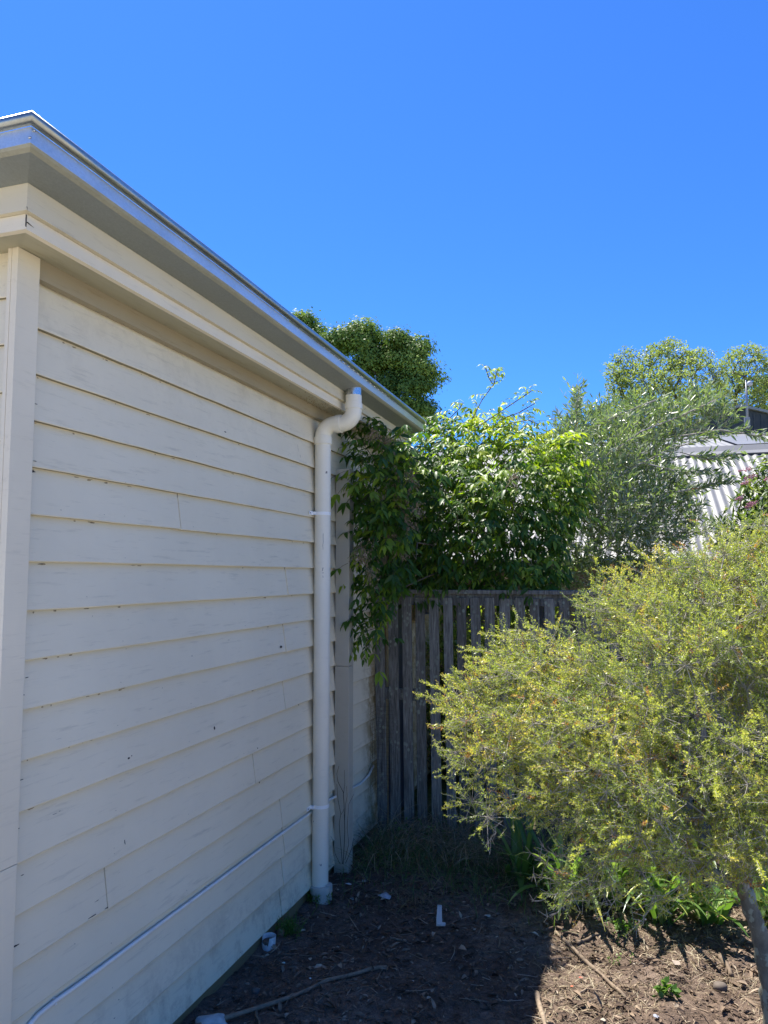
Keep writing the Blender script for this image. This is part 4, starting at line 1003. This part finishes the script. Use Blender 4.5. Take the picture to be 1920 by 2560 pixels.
# ------------------------------------------------------------------ garden beyond the fence (seen through the gaps)
def low_plant(px, Y, h, wd, label, mat, n=420, ll=.07, name='garden_shrub'):
    b = unproj(px, 1700, 1, Y); o_ = empty(name, (b[0], Y, 0)); tag(o_, label, 'shrub', 'plants beyond the fence')
    P_ = np.array([b[0], Y, 0])+rdir(n)*(rng.random(n)**.4)[:, None]*np.array([wd, wd*.7, h*.5])+np.array([0, 0, h*.5])
    P_[:, 2] = np.maximum(P_[:, 2], .05); nl = 7
    D_0 = nrm(rdir(n)+np.array([0, 0, .5])); d_ = np.repeat(D_0, nl, 0); uu = np.tile(np.linspace(0, 1, nl), n)
    ln = rng.uniform(.6, 1.2, n*nl)*ll
    V, F, k = fold_leaf(np.repeat(P_, nl, 0)+d_*(uu*.12)[:, None], nrm(d_*.5+rdir(n*nl)), rdir(n*nl)*.5+np.array([0, 0, 1.]), ln, ln*.38)
    big('foliage', V, F, mat, o_, tone=np.repeat(np.clip(np.repeat(rng.normal(.5, .25, n), nl), 0, 1), 8), smooth=True)
    c_ = np.tile(np.array([[b[0], Y, 0.0]]), (40, 1))+rng.normal(size=(40, 3))*[.04, .04, 0]; V, F = seg_tubes(c_, P_[:40], .004, .002, 4); big('stems', V, F, M_vstem, o_)
M_gd = mat_leaf('garden_leaf', [(0, (.12, .17, .03)), (.6, (.28, .34, .07)), (1, (.55, .55, .22))], trans=.45)
low_plant(1120, 6.5, 1.4, .5, 'sunlit leafy plant glimpsed between the palings left of centre', M_gd)
low_plant(1225, 6.9, 1.55, .5, 'sunlit leafy plant glimpsed between the palings beside the shrub tip', M_gd)
low_plant(1330, 6.9, 1.6, .42, 'bushy plant glimpsed through the top gaps of the palings', M_gd)
low_plant(1500, 6.75, 1.4, .35, 'bushy plant behind the fence below the olive tree', M_gd)
low_plant(1740, 6.6, 1.4, .5, 'bushy plant hidden behind the fence and the right of the shrub', M_gd)

# ------------------------------------------------------------------ weeds, litter, odds and ends
def on_ground(px, py, dz=0.0):
    p = unproj(px, py, 2, 0.0)
    for _ in range(4): p = unproj(px, py, 2, float(ground_h(p[0], p[1]))+dz)
    return p
# leaf litter and bark chips
def scatter(n, xr, yr, dens=None):
    P_ = np.stack([rng.uniform(*xr, n), rng.uniform(*yr, n)], 1)
    return P_
n = 24000; P2 = np.vstack([scatter(n, (-1.68, 1.4), (2.3, 4.97))]); z = ground_h(P2[:, 0], P2[:, 1])
L = rng.lognormal(-4.35, .65, n); W = L*rng.uniform(.12, .7, n); W = np.minimum(W, .018)
dr_ = rdir(n)*np.array([1, 1, .28]); nm = nrm(rdir(n)*.55+np.array([0, 0, 1.]))
V, F, k = fold_leaf(np.stack([P2[:, 0], P2[:, 1], z+.003+rng.random(n)*.006], 1), dr_, nm, L, W, fold=.25, curve=.15)
M_lit = mat_tone('leaf_litter_mix', [(0, (.06, .04, .03)), (.4, (.15, .105, .075)), (.75, (.30, .225, .16)), (.95, (.48, .40, .30)), (1, (.6, .54, .44))])
o = big('leaf_litter', V, F, M_lit, tone=np.repeat(rng.beta(1.6, 2.4, n), 8)); tag(o, 'brown leaf litter and bark chips scattered over the soil', 'leaf litter', kind='stuff')
# larger curled dead leaves
n = 1300; P2 = scatter(n, (-1.66, 1.3), (2.5, 4.95)); P2 = P2[(vnoise(P2[:, 0], P2[:, 1], .4, 81) > -.15)]; n = len(P2); z = ground_h(P2[:, 0], P2[:, 1])
L = rng.uniform(.022, .052, n)
V, F, k = fold_leaf(np.stack([P2[:, 0], P2[:, 1], z+.006+rng.random(n)*.008], 1), rdir(n)*np.array([1, 1, .25]), nrm(rdir(n)*.5+np.array([0, 0, 1.])), L, L*rng.uniform(.3, .6, n), fold=.45, curve=rng.uniform(-.2, .5))
o = big('dead_leaves', V, F, M_lit, tone=np.repeat(rng.beta(2, 2.2, n), 8)); tag(o, 'curled dead leaves lying over the soil and weeds', 'dead leaves', kind='stuff')
# small twigs
n = 2600; P2 = scatter(n, (-1.66, 1.3), (2.4, 4.95)); z = ground_h(P2[:, 0], P2[:, 1]); L = rng.uniform(.02, .13, n); a_ = rng.uniform(0, 2*pi, n)
A = np.stack([P2[:, 0], P2[:, 1], z+.006], 1); d = np.stack([np.cos(a_), np.sin(a_), rng.normal(0, .12, n)], 1); Mid = A+d*L[:, None]*.5+rng.normal(size=(n, 3))*.004; B = A+d*L[:, None]
A[:, 2] = np.maximum(A[:, 2], ground_h(A[:, 0], A[:, 1])+.002); B[:, 2] = np.maximum(B[:, 2], ground_h(B[:, 0], B[:, 1])+.002)
rr = rng.uniform(.0008, .0028, n); V1, F1 = seg_tubes(A, Mid, rr, rr*.9, 4); V2, F2 = seg_tubes(Mid, B, rr*.9, rr*.6, 4)
tn = rng.beta(2, 2, n); o = big('twig_litter', np.vstack([V1, V2]), np.vstack([F1, F2+len(V1)]), M_lit, tone=np.concatenate([np.repeat(tn, 4)]*2)); tag(o, 'fine fallen twigs lying over the soil', 'twigs', kind='stuff')
# dry straw in the sunny patch and dead weeds in the corner
def blades(P2, L, lean, w_, tone, name, mat, label, cat, seg=4):
    n = len(P2); z = ground_h(P2[:, 0], P2[:, 1]); p = np.stack([P2[:, 0], P2[:, 1], z-.004], 1)
    a_ = rng.uniform(0, 2*pi, n); h = np.stack([np.cos(a_), np.sin(a_), np.zeros(n)], 1); d = nrm(h*lean[:, None]+np.array([0, 0, 1.])); s = np.cross(h, np.array([0, 0, 1.])); s = nrm(s+rng.normal(size=(n, 3))*.3)
    Vs = []
    for k in range(seg+1):
        ww = (w_*(1-k/seg)+.0004)[:, None]; Vs.append(p-s*ww); Vs.append(p+s*ww)
        p = p+d*(L/seg)[:, None]; d = nrm(d+h*.22+np.array([0, 0, -.24])+rng.normal(size=(n, 3))*.10)
        p[:, 2] = np.maximum(p[:, 2], ground_h(p[:, 0], p[:, 1])+.003)
    V = np.stack(Vs, 1).reshape(-1, 3); b = (np.arange(n)*2*(seg+1))[:, None]
    F = np.stack([np.concatenate([b+2*k, b+2*k+1, b+2*k+3, b+2*k+2], 1) for k in range(seg)], 1).reshape(-1, 4)
    o = big(name, V, F, mat, tone=np.repeat(tone, seg)); tag(o, label, cat, kind='stuff'); return o
M_straw = mat_leaf('straw', [(0, (.16, .11, .065)), (.6, (.32, .25, .15)), (1, (.52, .45, .30))], rough=.6, trans=.2, tcol=(1, 1, .9))
M_grass = mat_leaf('grass_blade', [(0, (.06, .11, .03)), (.7, (.12, .19, .05)), (1, (.26, .26, .11))], trans=.35)
n = 9500; P2 = np.stack([rng.uniform(-.42, 1.1, n), rng.uniform(2.9, 4.9, n)], 1); k_ = vnoise(P2[:, 0], P2[:, 1], .25, 44) > -.12; P2 = P2[k_]; n = len(P2)
blades(P2, rng.uniform(.02, .09, n), rng.uniform(.6, 3.5, n), rng.uniform(.0006, .0018, n), rng.random(n), 'dry_straw', M_straw, 'pale dry straw over the sunlit soil under the shrub', 'straw')
n = 2600; P2 = np.stack([rng.uniform(-1.62, -.35, n), rng.normal(4.62, .26, n)], 1); P2 = P2[(P2[:, 1] < 4.97)]; n = len(P2)
blades(P2, rng.uniform(.06, .30, n), rng.uniform(.2, 1.6, n), rng.uniform(.001, .0024, n), rng.random(n), 'rank_grass', M_grass, 'rank green grass in the shaded corner at the foot of the fence', 'grass')
n = 1500; P2 = np.stack([rng.uniform(-1.60, -.5, n), rng.normal(4.75, .18, n)], 1); P2 = P2[(P2[:, 1] < 4.96)]; n = len(P2)
blades(P2, rng.uniform(.15, .50, n), rng.uniform(.15, 1.3, n), rng.uniform(.001, .0024, n), rng.random(n), 'dead_weeds', M_straw, 'tangle of dead weed stalks in the shaded corner at the foot of the fence', 'dead weeds', seg=6)
n = 260; P2 = np.stack([rng.normal(-1.15, .10, n), rng.normal(4.02, .06, n)], 1)
blades(P2, rng.uniform(.03, .10, n), rng.uniform(.3, 2.5, n), rng.uniform(.001, .0022, n), rng.random(n)*.6, 'dry_tuft', M_straw, 'brown dried grass tuft on the soil between the downpipe and the plastic bracket', 'dry grass')

# bare dead stems in front of the boxed cover
g = G(); b0 = np.array([-1.60, 4.16, 0.0])
def stem(pts, r0): 
    q = [unproj(a, b, 1, 4.18+.01*rng.normal()) for a, b in pts]; g.tube(q, np.linspace(r0, r0*.5, len(q)), 5)
stem([(858,2160),(862,2080),(860,2010),(858,1980),(845,1955),(842,1935),(847,1915)], .0022)
stem([(856,2160),(850,2090),(848,2060),(852,2035),(845,2000),(842,1960)], .002)
stem([(861,2060),(864,2010),(868,1990),(866,1965)], .0014); stem([(859,1983),(862,1960),(861,1925)], .0014)
stem([(862,2150),(872,2110),(868,2070),(872,2010),(885,1985)], .0016); stem([(864,2158),(880,2120),(884,2095)], .0018)
stem([(852,2037),(858,2028),(861,2018)], .0012); stem([(850,2160),(838,2135),(832,2100),(827,2090)], .0014)
o = g.mesh('dead_stems', mat_simple('dead_stem_bark', (.045, .038, .035), .9)); tag(o, 'thin leafless dark stems standing against the boxed cover strip on the wall', 'dead plant')

def weed(px, py, label, n, h, mat, ll, name='weed', fine=False):
    p = on_ground(px, py); o_ = empty(name, p); tag(o_, label, 'weed')
    A = np.tile(p, (n, 1))+rng.normal(size=(n, 3))*np.array([h*.35, h*.35, 0]); D0 = nrm(rdir(n)*.6+np.array([0, 0, 1.])); Lh = rng.uniform(.4, 1, n)*h; A[:, 2] = ground_h(A[:, 0], A[:, 1])
    V2, F2 = seg_tubes(A, A+D0*Lh[:, None], .0009, .0005, 3); big('stems', V2, F2, mat, o_, tone=np.full(len(F2), .3))
    nl = 16 if fine else 8; uu = np.tile(np.linspace(.15, 1, nl), n); d_ = np.repeat(D0, nl, 0); q = np.repeat(A, nl, 0)+d_*(np.repeat(Lh, nl)*uu)[:, None]
    ln = rng.uniform(.6, 1.2, n*nl)*ll; V, F = rhomb(q, nrm(d_*.4+rdir(n*nl)), rdir(n*nl)*.5+np.array([0, 0, 1.]), ln, ln*(.18 if fine else .6)); big('foliage', V, F, mat, o_, tone=rng.random(len(F)))
M_weed = mat_leaf('weed_leaf', [(0, (.06, .14, .02)), (1, (.18, .30, .05))], trans=.4)
weed(722, 2335, 'feathery green weed against the plinth beyond the broken white pot', 60, .10, M_weed, .016, fine=True)
weed(1545, 2330, 'small bright green weed on sunny soil in front of the strap-leaved plants', 22, .09, M_weed, .016)
weed(1610, 2310, 'tiny pale green weed just right of the brighter one on the sunny soil', 12, .07, M_weed, .014)
weed(1545, 2405, 'thin single green weed low on the sunny soil near the long stick', 5, .08, M_weed, .013)
weed(1668, 2490, 'broad-leaved green seedling on the sunny soil by the lower edge', 8, .05, M_weed, .035)
weed(1040, 2110, 'green leafy weed in the dark corner at the foot of the fence', 26, .16, M_weed, .03)
weed(795, 2250, 'grassy tuft growing round the base of the downpipe', 40, .07, M_weed, .03, fine=True)
weed(1150, 2090, 'yellowish leafy weed in the shade just left of the shrub branches', 10, .14, M_weed, .035)

# sticks
M_stick = mat_tone('stick_wood', [(0, (.12, .085, .06)), (1, (.36, .28, .20))], scale=60)
def stick(name, a, b, r0, r1, label, tone, n=14, bend=.01):
    A = on_ground(*a); B = on_ground(*b); q = []
    for u in np.linspace(0, 1, n):
        p = A+(B-A)*u; p[0] += bend*float(vnoise(u*3, a[0], .7, 3)); p[1] += bend*float(vnoise(u*3, a[1]+5, .7, 4)); p[2] = float(ground_h(p[0], p[1]))
        q.append(p)
    q = np.array(q); zl = np.maximum(q[:, 2], np.linspace(q[0, 2], q[-1, 2], n))+np.linspace(r0, r1, n)*.9+.002; q[:, 2] = zl
    g = G(); g.tube(q, np.linspace(r0, r1, n)*(1+.10*rng.normal(size=n)), 8, tone=tone); o = g.mesh(name, M_stick, smooth=True, tone=True); tag(o, label, 'stick')
stick('wooden_lath', (430, 2595), (965, 2422), .011, .007, 'long grey flat lath lying on shaded soil at the bottom', .55, bend=.01)
stick('stick', (1388, 2335), (1565, 2500), .009, .007, 'long straight brown stick on the sunny soil pointing at the lower edge', .55)
stick('stick', (1385, 2320), (1445, 2342), .007, .005, 'short curved brown stick by the top of the longest stick on the sunny soil', .35)
stick('stick', (1440, 2365), (1500, 2340), .008, .006, 'short thick stick lying across the straw right of the longest stick', .3)
stick('stick', (1340, 2490), (1370, 2590), .011, .009, 'pale broken stick on the shadow edge at the bottom of the photo', .8)
stick('stick', (1470, 2470), (1420, 2510), .004, .003, 'thin short pale twig near the shadow edge low in the sun', .8)
stick('stick', (1800, 2395), (1830, 2445), .012, .010, 'mossy grey offcut in the deep shade left of the shrub trunk', .3)
stick('stick', (640, 2530), (655, 2590), .006, .005, 'thin short stick poking up by the lath next to the white stone', .4)
stick('stick', (1215, 2235), (1290, 2265), .004, .003, 'long thin yellowish stalk in the shade left of the strap-leaved plants', .75)
stick('stick', (975, 2350), (1016, 2355), .005, .004, 'small pale twig on shaded soil below the dried tuft', .7)

# stones
def stone(name, px, py, sx, sy, sz, col, label, cat='stone', seed=0, rot=0):
    p = on_ground(px, py); rr = np.random.default_rng(seed); V = []; nu, nv = 18, 10
    for j in range(nv+1):
        th = pi*j/nv
        for i in range(nu):
            ph = 2*pi*i/nu; q = np.array([math.sin(th)*math.cos(ph), math.sin(th)*math.sin(ph), math.cos(th)])
            k_ = 1+.35*float(vnoise(q[0]*1.3+seed, q[1]*1.3+q[2], .7, seed+2)); q = np.sign(q)*np.abs(q)**.8*k_*np.array([sx, sy, sz])
            V.append(p+np.array([q[0]*math.cos(rot)-q[1]*math.sin(rot), q[0]*math.sin(rot)+q[1]*math.cos(rot), q[2]+sz*.45]))
    F = [(j*nu+i, (j+1)*nu+i, (j+1)*nu+(i+1) % nu, j*nu+(i+1) % nu) for j in range(nv) for i in range(nu)]
    g = G(); g.add(V, F); o = g.mesh(name, mat_simple(name+'_surface', col, .85, .2, 30), smooth=True); tag(o, label, cat)
stone('white_stone', 528, 2566, .062, .036, .026, (.46, .47, .46), 'smooth white stone lying against the plinth at the bottom edge', seed=3, rot=.5)
stone('brown_stone', 703, 2338, .022, .020, .022, (.36, .22, .14), 'small reddish-brown stone by the plinth beyond the broken white pot', seed=4)
stone('grey_stone', 1800, 2470, .030, .024, .018, (.13, .105, .085), 'rounded grey-brown stone in the shade left of the shrub trunk', seed=6)
stone('grey_stone', 640, 2480, .018, .014, .010, (.14, .13, .12), 'small dark stone on shaded soil near the plinth above the white stone', seed=7)

# broken white pot
p = on_ground(672, 2368); g = G(); V = []; n = 36; rad = .0335
for k in range(n):
    a_ = 2*pi*k/n; low = (a_ > pi*1.02 and a_ < pi*1.62); h = .052 if not low else .016+.01*rng.random()
    for r_, zz in ((rad*.86, -.02), (rad, h), (rad-.0018, h), (rad*.86-.0018, -.02)): V.append((p[0]+r_*math.cos(a_), p[1]+r_*math.sin(a_), p[2]+zz))
g.add(V, [(k*4+j, k*4+(j+1) % 4, ((k+1) % n)*4+(j+1) % 4, ((k+1) % n)*4+j) for k in range(n) for j in range(4)])
pot = empty('broken_pot', p); tag(pot, 'broken white plastic pot filled with soil against the plinth', 'pot')
g.mesh('rim', mat_simple('pot_plastic', (.66, .68, .68), .45, .15, 40), pot)
g = G(); g.tube([p+[0, 0, -.01], p+[0, 0, .030], p+[0, 0, .036]], [.026, .0305, .004], 20); g.mesh('soil_fill', M_soil, pot, smooth=True)

# L-shaped white bracket
p = on_ground(1098, 2322); M_br = mat_paint('grimy_white_plastic', (.50, .50, .48), dirt=(.10, .08, .07), amt=1.0, rough=.5)
g = G(); v = np.array([-.22, .975, 0]); s = np.array([.975, .22, 0])
q = []
for (u, t_) in ((-.014, -.002), (.030, .001), (.031, .014), (.014, .016), (.011, .125), (-.011, .127), (-.015, .03)): q.append(p+s*u+v*t_+np.array([0, 0, .012+.32*max(0, t_)]))
g.prism(q, (0, 0, .009)); br = g.mesh('plastic_bracket', M_br, bevel=.0015)
tag(br, 'grimy white L-shaped plastic bracket lying on the shaded soil', 'bracket')
# paper and plastic scraps
M_pap = mat_simple('scrap_white', (.50, .53, .55), .6, .12, 60)
def scrap(px, py, s_, label, col=None, name='paper_scrap', cat='scrap'):
    p = on_ground(px, py, .006); n = 7; g = G(); V = []
    for sgn in (0, 1):
        for i in range(n):
            a_ = 2*pi*i/n; r_ = s_*(.6+.6*rng.random()) if sgn == 0 else 0
            if sgn == 0: V.append(p+np.array([math.cos(a_)*r_*1.3, math.sin(a_)*r_, .004+s_*.5*rng.random()]))
    c_ = len(V); V.append(p+np.array([0, 0, s_*.7])); V += [v_-np.array([0, 0, .0012]) for v_ in V]
    F = [(i, (i+1) % n, c_) for i in range(n)]+[(c_+1+(i+1) % n, c_+1+i, 2*c_+1) for i in range(n)]+[(i, c_+1+i, c_+1+(i+1) % n, (i+1) % n) for i in range(n)]
    g.add(V, F); o = g.mesh(name, M_pap if col is None else mat_simple('scrap_colour', col, .7, .15, 60)); tag(o, label, cat)
scrap(872, 2212, .014, 'crumpled white scrap in the weeds right of the downpipe base')
scrap(880, 2249, .009, 'bluish white scrap just below the crumpled one near the downpipe base', (.45, .66, .68))
scrap(965, 2245, .032, 'flat grey-white scrap lying in the grass between downpipe and bracket', (.42, .43, .46))
scrap(910, 2205, .015, 'dull white scrap standing among grass blades right of the downpipe', (.45, .45, .40))
scrap(1218, 2292, .016, 'flat beige chip on the shaded soil right of the plastic bracket', (.42, .40, .34))
scrap(708, 2410, .008, 'tiny pale blue-green scrap just right of the broken pot', (.40, .60, .58))
scrap(776, 2448, .004, 'bright white speck on the soil above the long lath', (.85, .85, .82))
scrap(1640, 2302, .014, 'white plastic scrap on sunlit soil under the shrub', (.32, .32, .36))
scrap(1640, 2545, .011, 'silvery plastic scrap at the bottom edge of the sunny soil', (.28, .30, .36))
scrap(1690, 2410, .020, 'torn pale paper piece on the sunny straw below the shrub', (.34, .27, .21))
scrap(1505, 2552, .010, 'pale rounded chip standing in the dappled shade at the bottom', (.42, .38, .30))
scrap(1452, 2447, .006, 'tiny red scrap on the sunlit soil near the shadow edge', (.62, .10, .06))
scrap(1430, 2468, .005, 'tiny orange-red scrap just below the red one on the sunlit soil', (.60, .16, .08))
scrap(1032, 2455, .005, 'small white pebble-like chip right of the lath end', (.6, .62, .6))
for (a_, b_) in ():
    pass
print('script done')
